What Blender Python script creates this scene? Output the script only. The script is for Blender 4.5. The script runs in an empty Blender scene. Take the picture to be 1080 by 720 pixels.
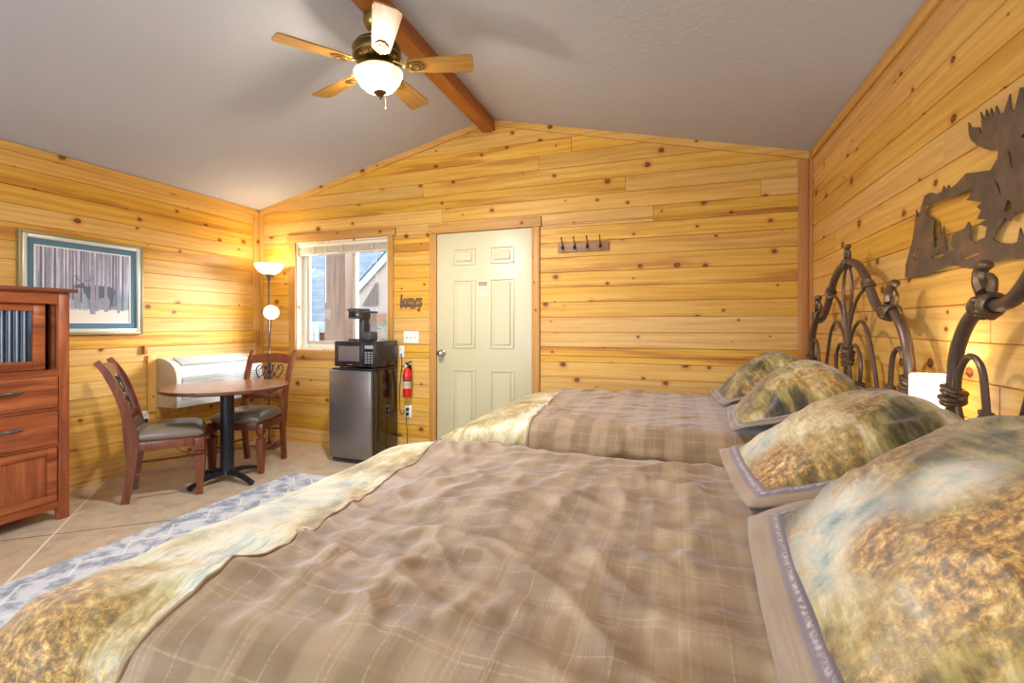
import bpy, bmesh, math, random
from mathutils import Vector, Matrix, Euler, noise as N
random.seed(7)
PI = math.pi
sc = bpy.context.scene
COL = sc.collection

# ------------------------------------------------------------------ room dimensions (metres)
D, L, R, EV, RX, RZ = 3.916, 4.31, 0.932, 2.502, -1.60, 3.11     # back wall y, left x, right x, eave z, ridge x/z
YF = -2.1                                                        # front wall
PITCH = 0.128
WX0, WX1, WZ0, WZ1 = -3.80, -2.655, 0.985, 2.118                 # back window opening
DX0, DX1, DZ1 = -2.122, -1.184, 2.105                            # door slab

# ------------------------------------------------------------------ materials
def srgb(r, g, b):
    f = lambda c: (c/255/12.92) if c/255 <= .04045 else ((c/255+.055)/1.055)**2.4
    return (f(r), f(g), f(b), 1.0)

class NT:
    def __init__(s, name):
        s.m = bpy.data.materials.new(name); s.m.use_nodes = True
        s.t = s.m.node_tree; s.t.nodes.clear()
        s.out = s.n('ShaderNodeOutputMaterial')
    def n(s, kind, **kw):
        nd = s.t.nodes.new(kind)
        for k, v in kw.items(): setattr(nd, k, v)
        return nd
    def l(s, a, b): s.t.links.new(a, b)
    def put(s, sock, v):
        if isinstance(v, bpy.types.NodeSocket): s.l(v, sock)
        elif v is not None: sock.default_value = v
    def math(s, op, a, b=None, c=None, clamp=False):
        nd = s.n('ShaderNodeMath', operation=op); nd.use_clamp = clamp
        s.put(nd.inputs[0], a)
        if b is not None: s.put(nd.inputs[1], b)
        if c is not None: s.put(nd.inputs[2], c)
        return nd.outputs[0]
    def mix(s, f, a, b, mode='MIX'):
        nd = s.n('ShaderNodeMix', data_type='RGBA', blend_type=mode)
        s.put(nd.inputs[0], f); s.put(nd.inputs[6], a); s.put(nd.inputs[7], b)
        return nd.outputs[2]
    def ss(s, x, lo, hi):                       # smooth 0..1 step (lo may exceed hi for a falling step)
        nd = s.n('ShaderNodeMapRange', interpolation_type='SMOOTHSTEP')
        s.put(nd.inputs['Value'], x)
        if lo <= hi: vals = (lo, hi, 0, 1)
        else: vals = (hi, lo, 1, 0)
        for k, v in zip(('From Min', 'From Max', 'To Min', 'To Max'), vals): nd.inputs[k].default_value = v
        return nd.outputs['Result']
    def vec(s, x, y, z=0.0):
        nd = s.n('ShaderNodeCombineXYZ')
        for i, v in enumerate((x, y, z)): s.put(nd.inputs[i], v)
        return nd.outputs[0]
    def sep(s, v):
        nd = s.n('ShaderNodeSeparateXYZ'); s.l(v, nd.inputs[0]); return nd.outputs
    def scale(s, v, sv):
        nd = s.n('ShaderNodeVectorMath', operation='MULTIPLY'); s.l(v, nd.inputs[0]); nd.inputs[1].default_value = sv
        return nd.outputs[0]
    def add(s, a, b):
        nd = s.n('ShaderNodeVectorMath', operation='ADD'); s.put(nd.inputs[0], a); s.put(nd.inputs[1], b); return nd.outputs[0]
    def noise(s, v, scale=1.0, detail=4.0, rough=.5, dist=0.0, col=False):
        nd = s.n('ShaderNodeTexNoise'); s.l(v, nd.inputs['Vector'])
        nd.inputs['Scale'].default_value = scale; nd.inputs['Detail'].default_value = detail
        nd.inputs['Roughness'].default_value = rough; nd.inputs['Distortion'].default_value = dist
        return nd.outputs['Color' if col else 'Fac']
    def ramp(s, f, stops, interp='LINEAR'):
        nd = s.n('ShaderNodeValToRGB'); nd.color_ramp.interpolation = interp
        e = nd.color_ramp.elements
        while len(e) < len(stops): e.new(.5)
        for el, (p, c) in zip(e, stops): el.position = p; el.color = c
        s.l(f, nd.inputs[0]); return nd.outputs[0]
    def uv(s, name):
        return s.n('ShaderNodeUVMap', uv_map=name).outputs[0]
    def obj(s): return s.n('ShaderNodeTexCoord').outputs['Object']
    def bump(s, h, strength=.3, dist=.01):
        nd = s.n('ShaderNodeBump'); nd.inputs['Strength'].default_value = strength; nd.inputs['Distance'].default_value = dist
        s.put(nd.inputs['Height'], h); return nd.outputs[0]
    def bsdf(s, col, rough=.5, metal=0.0, normal=None, spec=.5, **kw):
        nd = s.n('ShaderNodeBsdfPrincipled')
        s.put(nd.inputs['Base Color'], col); s.put(nd.inputs['Roughness'], rough); s.put(nd.inputs['Metallic'], metal)
        nd.inputs['Specular IOR Level'].default_value = spec
        if normal is not None: s.l(normal, nd.inputs['Normal'])
        for k, v in kw.items(): s.put(nd.inputs[k.replace('_', ' ')], v)
        s.l(nd.outputs[0], s.out.inputs[0]); return nd

def plain(name, c, rough=.5, metal=0.0, var=.10, scale=30, spec=.5, bump=0.0, **kw):
    t = NT(name); o = t.obj()
    f = t.noise(o, scale, 3)
    a = tuple(x*(1-var) for x in c[:3])+(1,); b = tuple(min(1, x*(1+var)) for x in c[:3])+(1,)
    nrm = t.bump(t.noise(o, scale*4, 4), bump, .004) if bump else None
    t.bsdf(t.mix(f, a, b), rough, metal, nrm, spec, **kw)
    return t.m

def emit(name, c, strength, base=(.8, .8, .8, 1), transp=0.0):
    t = NT(name)
    p = t.n('ShaderNodeBsdfPrincipled')
    o = t.obj(); f = t.noise(o, 18, 3)
    p.inputs['Base Color'].default_value = base; p.inputs['Roughness'].default_value = .35
    t.l(t.mix(f, c, tuple(x*.94 for x in c[:3])+(1,)), p.inputs['Emission Color']); p.inputs['Emission Strength'].default_value = strength
    if transp:
        tr = t.n('ShaderNodeBsdfTransparent'); mx = t.n('ShaderNodeMixShader'); mx.inputs[0].default_value = transp
        t.l(p.outputs[0], mx.inputs[1]); t.l(tr.outputs[0], mx.inputs[2]); t.l(mx.outputs[0], t.out.inputs[0])
    else: t.l(p.outputs[0], t.out.inputs[0])
    return t.m

def axis_coords(t, axis):
    x, y, z = t.sep(t.obj())
    if axis == 'X': return x, t.math('ADD', z, t.math('MULTIPLY', y, 1.0)), y
    if axis == 'Y': return y, t.math('ADD', z, t.math('MULTIPLY', x, 1.0)), x
    return z, t.math('ADD', x, t.math('MULTIPLY', y, 1.0)), y

def pine(name, axis=None, tint=1.0, knots=1.0, light=(228, 181, 94), dark=(208, 150, 62)):
    t = NT(name)
    if axis is None:
        u, v, _ = t.sep(t.uv('grain')); t1, t2, _ = t.sep(t.uv('tone'))
    else:
        u, v, w = axis_coords(t, axis); t1, t2 = .45, .4
    # flowing grain
    warp = t.noise(t.vec(t.math('MULTIPLY', u, 1.2), t.math('MULTIPLY', v, 5.0)), 1.0, 2)
    vv = t.math('ADD', v, t.math('MULTIPLY', warp, .05))
    g1 = t.noise(t.vec(t.math('MULTIPLY', u, 1.0), t.math('MULTIPLY', vv, 34.0)), 1.0, 5, .6)
    g2 = t.noise(t.vec(t.math('MULTIPLY', u, 6.0), t.math('MULTIPLY', vv, 190.0)), 1.0, 3, .6)
    c = t.mix(t.ss(g1, .30, .72), srgb(*light), srgb(*dark))
    c = t.mix(t.math('MULTIPLY', t.ss(g2, .35, .8), .28), c, srgb(184, 128, 58))
    # board to board tone
    hsv = t.n('ShaderNodeHueSaturation')
    t.put(hsv.inputs['Value'], t.math('MULTIPLY_ADD', t1, .15, .90*tint)); t.put(hsv.inputs['Saturation'], t.math('MULTIPLY_ADD', t2, .14, .92))
    t.l(c, hsv.inputs['Color']); c = hsv.outputs[0]
    # heartwood streaks on some boards
    st = t.noise(t.vec(t.math('MULTIPLY', u, .55), t.math('MULTIPLY', vv, 9.0), 3.3), 1.0, 4, .55)
    gate = t.ss(t2, .42, .85) if axis is None else .25
    sm = t.math('MULTIPLY', t.ss(st, .55, .625), gate)
    c = t.mix(t.math('MULTIPLY', sm, .62), c, srgb(164, 96, 40))
    # knots
    if knots:
        kv = t.vec(t.math('MULTIPLY', u, .82), t.math('ADD', v, t.math('MULTIPLY', warp, .012)))
        vo = t.n('ShaderNodeTexVoronoi', voronoi_dimensions='2D', feature='F1'); t.l(kv, vo.inputs['Vector']); vo.inputs['Scale'].default_value = 5.0
        dst = t.math('MULTIPLY', vo.outputs['Distance'], 1/5.0)
        r_, g_, b_ = t.sep(vo.outputs['Color'])
        rad = t.math('MULTIPLY', t.ss(r_, .32, 1.0), .0205*knots)
        q = t.math('DIVIDE', dst, t.math('ADD', rad, .0001))
        jag = t.noise(t.vec(t.math('MULTIPLY', u, 70.0), t.math('MULTIPLY', v, 70.0)), 1.0, 3)
        q = t.math('ADD', q, t.math('MULTIPLY', t.math('SUBTRACT', jag, .5), .7))
        halo = t.math('MULTIPLY', t.ss(q, 2.6, .9), .55)
        core = t.ss(q, 1.08, .80)
        c = t.mix(halo, c, srgb(186, 112, 44))
        kc = t.mix(t.ss(q, .25, .8), srgb(140, 72, 34), srgb(74, 36, 18))
        c = t.mix(t.math('MULTIPLY', core, .93), c, kc)
    b = t.bump(t.math('ADD', g2, t.math('MULTIPLY', g1, .5)), .08, .002)
    t.bsdf(c, t.math('MULTIPLY_ADD', g1, .16, .34), 0, b, .22)
    return t.m

def hardwood(name, c1, c2, c3, axis='Z', rough=.35, sc_=1.0, spec=.5):
    t = NT(name); u, v, w = axis_coords(t, axis)
    warp = t.noise(t.vec(t.math('MULTIPLY', u, 2.0), t.math('MULTIPLY', v, 7.0), w), 1.0, 3)
    vv = t.math('ADD', v, t.math('MULTIPLY', warp, .09))
    g1 = t.noise(t.vec(t.math('MULTIPLY', u, 1.4*sc_), t.math('MULTIPLY', vv, 24.0*sc_), w), 1.0, 5, .6)
    g2 = t.noise(t.vec(t.math('MULTIPLY', u, 8.0*sc_), t.math('MULTIPLY', vv, 150.0*sc_), w), 1.0, 3, .6)
    c = t.ramp(g1, [(.30, srgb(*c3)), (.46, srgb(*c1)), (.68, srgb(*c2))])
    c = t.mix(t.math('MULTIPLY', t.ss(g2, .45, .75), .35), c, srgb(*c3))
    t.bsdf(c, rough, 0, t.bump(g2, .06, .002), spec)
    return t.m

M = {}
M['pine'] = pine('pine boards')
M['pineX'] = pine('pine trim along x', 'X'); M['pineY'] = pine('pine trim along y', 'Y'); M['pineZ'] = pine('pine trim upright', 'Z')
M['cornerpine'] = pine('stained corner trim', 'Z', .82, 1.0, (214, 150, 82), (190, 118, 56))
M['casing'] = pine('door and window casing upright', 'Z', .86, .9, (214, 160, 84), (194, 134, 62))
M['casingX'] = pine('door and window casing level', 'X', .88, .9, (216, 164, 88), (196, 138, 66))
M['jamb'] = pine('daylit pine jamb', 'Z', 1.05, .9, (240, 226, 196), (226, 206, 168))  # pine with the bright daylight on the jamb put into its colour
M['beam'] = hardwood('ridge beam wood', (176, 104, 44), (200, 128, 58), (138, 72, 28), 'Y', .4)
M['armoire'] = hardwood('sheesham wood upright', (146, 74, 38), (178, 102, 58), (94, 42, 22), 'Z', .36, .8)
M['armoireY'] = hardwood('sheesham wood level', (150, 76, 38), (184, 106, 60), (90, 40, 22), 'Y', .34, .8)
M['armoiredark'] = hardwood('sheesham wood dark top', (112, 56, 34), (140, 76, 46), (70, 32, 20), 'Y', .34, .8)
M['chair'] = hardwood('chair wood', (112, 56, 32), (136, 76, 46), (76, 36, 22), 'Z', .33, 1.0)
M['tabletop'] = hardwood('table top wood', (140, 92, 64), (164, 116, 84), (108, 66, 44), 'Y', .26, .7)
M['tableedge'] = hardwood('table edge wood', (92, 52, 40), (112, 66, 50), (64, 34, 28), 'Y', .4)
M['blade'] = hardwood('oak fan blade', (166, 120, 52), (190, 144, 70), (128, 84, 32), 'X', .38, 1.2)
M['coathook'] = hardwood('rack board wood', (150, 104, 66), (170, 122, 80), (120, 76, 48), 'X', .5)
M['log'] = hardwood('post wood', (80, 54, 36), (96, 66, 44), (58, 38, 24), 'Z', .7)
M['cabinlog'] = hardwood('cabin wall wood', (110, 62, 32), (124, 74, 42), (84, 46, 24), 'X', .7)
M['leather'] = plain('grey brown leather', srgb(122, 106, 90), .28, 0, .12, 14, .6, .15)
M['iron'] = plain('bronze iron', srgb(108, 88, 74), .36, .55, .30, 25, .5, .1)
M['casting'] = plain('cast bronze knots', srgb(112, 88, 66), .38, .55, .40, 60, .5, .3)
M['blackiron'] = plain('black iron', srgb(44, 40, 40), .42, .5, .15, 30)
M['pedestal'] = plain('blackened steel pedestal', srgb(48, 46, 54), .32, .5, .12, 20)
M['bronze'] = plain('antique brass', srgb(150, 122, 66), .30, .85, .25, 24)
M['darkbronze'] = plain('dark antique brass', srgb(104, 82, 44), .34, .85, .25, 24)
M['nickel'] = plain('satin nickel', srgb(176, 170, 160), .22, .95, .06, 20)
M['lampmetal'] = plain('brushed brown lamp metal', srgb(112, 92, 80), .3, .7, .1, 20)
M['chestpull'] = plain('pewter pull', srgb(120, 116, 120), .3, .9, .15, 40)
M['ptac'] = plain('cream plastic', srgb(212, 206, 194), .45, 0, .03, 10)
M['ptacside'] = plain('beige plastic end', srgb(206, 194, 168), .5, 0, .03, 10)
M['ptacgrille'] = plain('grey grille gap', srgb(150, 150, 152), .55, 0, .05, 10)
M['whiteplastic'] = plain('white plastic', srgb(232, 226, 214), .4, 0, .03, 20)
M['darkslot'] = plain('dark slot', srgb(36, 33, 32), .5, 0, .05, 20)
M['doorpaint'] = plain('warm lit white door', srgb(198, 187, 150), .38, 0, .025, 6)  # white door; the cream cast of warm light is put into the colour
M['paper'] = plain('paper', srgb(226, 206, 178), .8, 0, .03, 20)
M['ink'] = plain('faded ink', srgb(160, 134, 110), .8, 0, .05, 20)
M['vinyl'] = plain('white window vinyl', srgb(226, 226, 214), .4, 0, .03, 8)
M['vinylshade'] = plain('beige window track', srgb(190, 180, 160), .45, 0, .03, 8)
M['blind'] = plain('cream blind slats', srgb(226, 214, 190), .5, 0, .05, 12)
M['cord'] = plain('white blind cord', srgb(236, 232, 222), .6)
M['blackcord'] = plain('black rubber cord', srgb(30, 28, 28), .5)
M['silverfridge'] = plain('dark stainless steel', srgb(138, 132, 130), .30, .75, .10, 6)
M['blackgloss'] = plain('gloss black shell', srgb(30, 22, 20), .10, 0, .05, 10, .8)
M['blackplastic'] = plain('black plastic', srgb(30, 29, 36), .22, 0, .08, 20, .6)
M['coffeeplastic'] = plain('charcoal plastic', srgb(66, 62, 64), .35, 0, .08, 20)
M['mwglass'] = plain('microwave window', srgb(112, 100, 98), .18, .1, .08, 30)
M['keys'] = plain('keypad grey', srgb(130, 126, 130), .5)
M['lcd'] = plain('display', srgb(150, 156, 150), .3)
M['red'] = plain('extinguisher red', srgb(214, 34, 24), .22, 0, .06, 20, .6)
M['labelcream'] = plain('label cream', srgb(214, 196, 166), .5)
M['labeldark'] = plain('label print', srgb(74, 56, 46), .5)
M['silverframe'] = plain('champagne frame', srgb(206, 204, 186), .34, .15, .06, 10)
M['oliveframe'] = plain('olive gold frame side', srgb(150, 130, 84), .42, .25, .08, 10)
M['matteal'] = plain('teal mat', srgb(86, 118, 134), .8, 0, .04, 30)
M['matcream'] = plain('cream mat bevel', srgb(232, 228, 214), .8, 0, .02, 30)
M['elk'] = plain('elk print', srgb(92, 100, 114), .8, 0, .2, 40)
M['trunkprint'] = plain('birch trunk print', srgb(150, 146, 156), .8, 0, .35, 60)
M['trunkprint2'] = plain('dark trunk print', srgb(110, 112, 122), .8, 0, .35, 60)
M['snow'] = plain('snow print', srgb(226, 214, 200), .8, 0, .06, 30)
M['whitecotton'] = plain('white cotton', srgb(222, 208, 186), .8, 0, .03, 8, .3)
M['mattress'] = plain('mattress ticking', srgb(214, 206, 190), .85, 0, .04, 20, .3)
M['boxspring'] = plain('box spring cloth', srgb(160, 150, 136), .85, 0, .05, 20, .3)
M['nightwood'] = hardwood('nightstand wood', (120, 62, 34), (146, 84, 48), (80, 38, 22), 'X', .4)
M['keysmetal'] = plain('rusty cut metal', srgb(120, 92, 72), .5, .4, .35, 60)
M['foliage'] = plain('leaves', srgb(84, 110, 74), .7, 0, .35, 14)
M['bark'] = plain('bark', srgb(70, 52, 42), .8, 0, .3, 20)
M['whitepaint'] = plain('white paint', srgb(130, 136, 130), .6, 0, .04, 10)
M['gablewall'] = plain('pale gable boards', srgb(118, 98, 86), .7, 0, .06, 10)
M['earth'] = plain('gravel yard', srgb(90, 84, 72), .9, 0, .2, 6)
M['outside'] = plain('outer wall board', srgb(150, 120, 86), .8, 0, .1, 6)
M['bowl'] = emit('lit alabaster bowl', srgb(255, 238, 168), .95, (.8, .74, .55, 1), .7)
M['torchbowl'] = emit('lit torchiere bowl', srgb(255, 236, 190), .95, (.8, .76, .66, 1), .2)
M['reading'] = emit('lit reading shade', srgb(255, 226, 180), .42, (.8, .76, .7, 1), .1)
M['bulb'] = emit('bulb', srgb(255, 250, 240), 5.0)
M['shade'] = emit('lit white lamp shade', srgb(255, 244, 222), 1.1, (.8, .78, .72, 1), .15)

def mk_moose():
    t = NT('rusted plate steel'); o = t.obj()
    n1 = t.noise(o, 9, 6, .6); n2 = t.noise(o, 40, 4)
    c = t.ramp(n1, [(.3, srgb(84, 74, 68)), (.55, srgb(112, 96, 84)), (.74, srgb(146, 104, 74))])
    c = t.mix(t.math('MULTIPLY', t.ss(n2, .5, .8), .4), c, srgb(72, 58, 54))
    t.bsdf(c, .42, .45, t.bump(n2, .15, .003)); return t.m
M['moose'] = mk_moose()

def mk_ceiling():
    t = NT('knockdown plaster'); o = t.obj()
    n1 = t.noise(o, 26, 5, .6, .8); n2 = t.noise(o, 70, 3)
    h = t.math('ADD', t.ss(n1, .42, .62), t.math('MULTIPLY', n2, .35))
    c = t.mix(t.noise(o, 2, 2), srgb(180, 180, 185), srgb(186, 185, 189))
    t.bsdf(c, .85, 0, t.bump(h, .15, .005), .25); return t.m
M['ceiling'] = mk_ceiling()

def mk_floor():
    t = NT('stained concrete'); o = t.obj()
    n1 = t.noise(o, 1.6, 6, .6, 1.0); n2 = t.noise(o, 9, 6, .65); n3 = t.noise(o, 60, 3)
    c = t.ramp(n1, [(.3, srgb(198, 174, 142)), (.5, srgb(210, 190, 162)), (.7, srgb(194, 180, 162))])
    c = t.mix(t.math('MULTIPLY', t.ss(n2, .42, .72), .55), c, srgb(164, 132, 100))
    c = t.mix(t.math('MULTIPLY', t.ss(n3, .55, .8), .15), c, srgb(216, 198, 172))
    t.bsdf(c, t.math('MULTIPLY_ADD', n2, .2, .22), 0, t.bump(n3, .05, .003), .5); return t.m
M['floor'] = mk_floor()
M['cutline'] = plain('pale floor joint', srgb(236, 224, 200), .6)
M['cutdark'] = plain('dark floor joint', srgb(96, 74, 52), .6)

def mk_corrugated():
    t = NT('weathered corrugated metal'); o = t.obj()
    x, y, z = t.sep(o)
    n = t.noise(t.vec(x, t.math('MULTIPLY', y, 9.0), t.math('MULTIPLY', z, 2.0)), 1.0, 4)
    c = t.mix(t.ss(n, .45, .6), srgb(92, 98, 108), srgb(66, 50, 42))
    t.bsdf(c, .3, .85); return t.m
M['corrugated'] = mk_corrugated()

def mk_plaid(name, period=.165):
    t = NT(name); s_, v_, _ = t.sep(t.uv('cloth'))
    th1 = t.noise(t.vec(t.math('MULTIPLY', s_, 260.0), t.math('MULTIPLY', v_, 6.0)), 1.0, 2)
    th2 = t.noise(t.vec(t.math('MULTIPLY', s_, 6.0), t.math('MULTIPLY', v_, 260.0)), 1.0, 2)
    wob = t.noise(t.vec(s_, v_), 6.0, 3)
    def band(x, off):
        fr = t.math('FRACT', t.math('ADD', t.math('DIVIDE', t.math('ADD', x, t.math('MULTIPLY', wob, .01)), period), off))
        wide = t.math('MULTIPLY', t.ss(t.math('ABSOLUTE', t.math('SUBTRACT', fr, .5)), .30, .22), 1.0)
        d1 = t.math('ABSOLUTE', t.math('SUBTRACT', fr, .07)); d2 = t.math('ABSOLUTE', t.math('SUBTRACT', fr, .50)); d3 = t.math('ABSOLUTE', t.math('SUBTRACT', fr, .15))
        line = t.math('MAXIMUM', t.math('MAXIMUM', t.ss(d1, .016, .006), t.ss(d2, .014, .006)), t.ss(d3, .014, .006))
        return wide, line
    w1, l1 = band(s_, .0); w2, l2 = band(v_, .3)
    f = t.math('ADD', t.math('MULTIPLY', w1, .42), t.math('MULTIPLY_ADD', w2, .26, .12))
    c = t.mix(f, srgb(172, 143, 109), srgb(122, 95, 66))
    c = t.mix(t.math('MULTIPLY', t.math('ADD', th1, t.math('SUBTRACT', th2, .55)), .35), c, srgb(176, 146, 112))
    ln = t.math('MULTIPLY', t.math('MAXIMUM', t.math('MULTIPLY', l1, t.ss(th2, .3, .6)), t.math('MULTIPLY', l2, t.ss(th1, .3, .6))), .42)
    c = t.mix(ln, c, srgb(196, 168, 132))
    fine = t.noise(t.vec(s_, v_), 24.0, 7, .62)
    n = t.bump(t.math('ADD', t.math('MULTIPLY', th1, .3), fine), .30, .010)
    b = t.bsdf(c, .58, 0, n, .4, Sheen_Weight=.65, Sheen_Roughness=.34, Sheen_Tint=(.86, .89, 1.0, 1))
    return t.m
M['plaid'] = mk_plaid('brown plaid cotton')

def mk_plaid_band(name):
    t = NT(name); s_, v_, _ = t.sep(t.uv('cloth'))
    n = t.noise(t.vec(t.math('MULTIPLY', s_, 240.0), t.math('MULTIPLY', v_, 8.0)), 1.0, 2)
    n2 = t.noise(t.vec(s_, v_), 110.0, 4)
    c = t.mix(n, srgb(166, 140, 112), srgb(132, 106, 80))
    d = t.math('ABSOLUTE', t.math('SUBTRACT', s_, .012))
    c = t.mix(t.math('MULTIPLY', t.ss(d, .016, .009), .8), c, srgb(104, 90, 108))
    c = t.mix(t.math('MULTIPLY', t.ss(d, .006, .001), t.math('MULTIPLY', t.ss(n2, .35, .7), .7)), c, srgb(216, 206, 196))
    t.bsdf(c, .5, 0, t.bump(n2, .15, .004), .4, Sheen_Weight=.3); return t.m
M['flange'] = mk_plaid_band('plaid sham flange')

def mk_print(name, pale=0.0, seed=0.0, gold=.5, zones=()):
    """painterly woodland print: streaked grass, bare ground and clusters of dry leaves"""
    t = NT(name); uv0 = t.uv('cloth'); uv = t.add(uv0, (seed, seed*1.7, 0))
    s_, v_, _ = t.sep(uv)
    w = t.noise(uv, 2.6, 4, .6)
    a = t.math('ADD', s_, t.math('MULTIPLY', w, .07)); b = t.math('ADD', v_, t.math('MULTIPLY', w, .06))
    n1 = t.noise(t.vec(t.math('MULTIPLY', a, 6.0), t.math('MULTIPLY', b, 2.2)), 1.0, 9, .68, .15)
    n2 = t.noise(t.vec(t.math('MULTIPLY', a, 70.0), t.math('MULTIPLY', b, 7.0)), 1.0, 5, .7, .3)
    n3 = t.noise(uv, 3.4, 3); n4 = t.noise(uv, 60, 8, .75, .3); n5 = t.noise(uv, 9, 7, .72, .25)
    f = t.math('ADD', t.math('ADD', t.math('MULTIPLY_ADD', n1, 1.25, -.125), t.math('MULTIPLY', t.math('SUBTRACT', n2, .5), .30)), t.math('MULTIPLY_ADD', t.math('SUBTRACT', n5, .5), .28, pale))
    c = t.ramp(f, [(.30, srgb(44, 36, 20)), (.39, srgb(92, 78, 40)), (.46, srgb(140, 120, 66)), (.53, srgb(176, 154, 92)), (.60, srgb(208, 192, 148)), (.67, srgb(226, 216, 188)), (.76, srgb(178, 184, 172))])
    c = t.mix(t.math('MULTIPLY', t.ss(n2, .56, .70), .55), c, srgb(58, 48, 28))
    fol = t.ramp(n4, [(.36, srgb(48, 30, 14)), (.46, srgb(124, 80, 34)), (.55, srgb(196, 140, 58)), (.66, srgb(236, 206, 140))])
    fm = t.math('MULTIPLY', t.ss(n3, .54, .62), gold)
    c = t.mix(fm, c, fol)
    x0, y0, _ = t.sep(uv0)
    for kind, cx, cy, rx, ry in zones:
        dx = t.math('DIVIDE', t.math('SUBTRACT', x0, cx), rx); dy = t.math('DIVIDE', t.math('SUBTRACT', y0, cy), ry)
        d = t.math('ADD', t.math('SQRT', t.math('ADD', t.math('MULTIPLY', dx, dx), t.math('MULTIPLY', dy, dy))), t.math('MULTIPLY', t.math('SUBTRACT', n5, .5), 1.1))
        m = t.math('MULTIPLY', t.ss(d, 1.25, .35), .85)
        col = fol if kind == 'leaf' else t.ramp(n5, [(.35, srgb(120, 140, 140)), (.46, srgb(184, 190, 178)), (.55, srgb(222, 208, 184)), (.66, srgb(200, 160, 116))])
        c = t.mix(m, c, col)
    t.bsdf(c, .48, 0, t.bump(t.math('ADD', t.noise(uv, 30, 4), n5), .16, .006), .42, Sheen_Weight=.25); return t.m
M['border'] = mk_print('wildlife print border', .10, 0.0, .45, [('leaf', -1.08, .46, .24, .26), ('pale', -.98, 1.05, .10, .30)])
M['border2'] = mk_print('wildlife print border olive', .03, 5.3, .55)
M['sham1'] = mk_print('wildlife print sham one', -.06, 2.1, .5, [('pale', .09, .06, .11, .20), ('pale', .24, -.04, .07, .08), ('leaf', .24, -.19, .22, .11), ('leaf', .12, -.06, .06, .07)])
M['sham2'] = mk_print('wildlife print sham two', -.05, 8.7, .5, [('pale', .09, .10, .09, .16), ('leaf', .06, -.14, .09, .14)])
M['sham3'] = mk_print('wildlife print sham three', -.05, 13.2, .55)
M['sham4'] = mk_print('wildlife print sham four', -.05, 21.9, .55)

def mk_rug():
    t = NT('woven rug'); o = t.obj(); x, y, z = t.sep(o)
    n = t.noise(t.vec(t.math('MULTIPLY', x, 1.0), t.math('MULTIPLY', y, 1.0)), 9.0, 4, .6)
    n2 = t.noise(t.vec(t.math('MULTIPLY', x, 60.0), t.math('MULTIPLY', y, 14.0)), 1.0, 3)
    zig = t.math('PINGPONG', y, .12)
    d = t.math('ABSOLUTE', t.math('SUBTRACT', t.math('FRACT', t.math('MULTIPLY', t.math('ADD', x, zig), 5.5)), .5))
    c = t.mix(t.ss(n, .42, .6), srgb(212, 212, 216), srgb(150, 156, 168))
    c = t.mix(t.math('MULTIPLY', t.ss(n2, .5, .7), .5), c, srgb(222, 222, 222))
    c = t.mix(t.math('MULTIPLY', t.ss(d, .07, .03), .6), c, srgb(240, 238, 230))
    t.bsdf(c, .9, 0, t.bump(n2, .4, .006), .2); return t.m
M['rug'] = mk_rug()

def mk_shingle():
    t = NT('roof shingles'); o = t.obj()
    br = t.n('ShaderNodeTexBrick'); x, y, z = t.sep(o)
    t.l(t.vec(x, t.math('MULTIPLY', z, 1.6)), br.inputs['Vector']); br.inputs['Scale'].default_value = 3.0
    br.inputs['Color1'].default_value = srgb(98, 102, 108); br.inputs['Color2'].default_value = srgb(76, 80, 88); br.inputs['Mortar'].default_value = srgb(44, 50, 60)
    br.inputs['Mortar Size'].default_value = .02; br.inputs['Brick Width'].default_value = .9; br.inputs['Row Height'].default_value = .4
    t.bsdf(t.mix(t.math('MULTIPLY', t.noise(o, 3, 4), .5), br.outputs[0], srgb(104, 114, 126)), .8); return t.m
M['shingle'] = mk_shingle()

def mk_glass(name, tint=(1, 1, 1, 1), gl=.12):
    t = NT(name)
    tr = t.n('ShaderNodeBsdfTransparent'); tr.inputs[0].default_value = tint
    g = t.n('ShaderNodeBsdfGlossy'); g.inputs['Roughness'].default_value = .02
    lw = t.n('ShaderNodeLayerWeight'); lw.inputs[0].default_value = .5
    mx = t.n('ShaderNodeMixShader'); t.l(t.math('MULTIPLY_ADD', t.math('POWER', lw.outputs['Facing'], 4.0), .6, .03), mx.inputs[0])
    t.l(tr.outputs[0], mx.inputs[1]); t.l(g.outputs[0], mx.inputs[2]); t.l(mx.outputs[0], t.out.inputs[0]); return t.m
M['glass'] = mk_glass('window glass', (.97, .99, 1, 1))
M['tankglass'] = mk_glass('clear tank plastic', (.80, .82, .84, 1))

# ------------------------------------------------------------------ mesh building
def smooth_path(pts, n=6, closed=False):
    P = [Vector(p) for p in pts]; out = []
    k = len(P)
    segs = k if closed else k-1
    for i in range(segs):
        if closed: p0, p1, p2, p3 = P[(i-1) % k], P[i], P[(i+1) % k], P[(i+2) % k]
        else:
            p1, p2 = P[i], P[i+1]
            p0 = P[i-1] if i else p1*2-p2
            p3 = P[i+2] if i+2 < k else p2*2-p1
        for j in range(n):
            t = j/n
            out.append(.5*((2*p1)+(p2-p0)*t+(2*p0-5*p1+4*p2-p3)*t*t+(3*p1-p0-3*p2+p3)*t**3))
    if not closed: out.append(P[-1])
    return out

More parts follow.
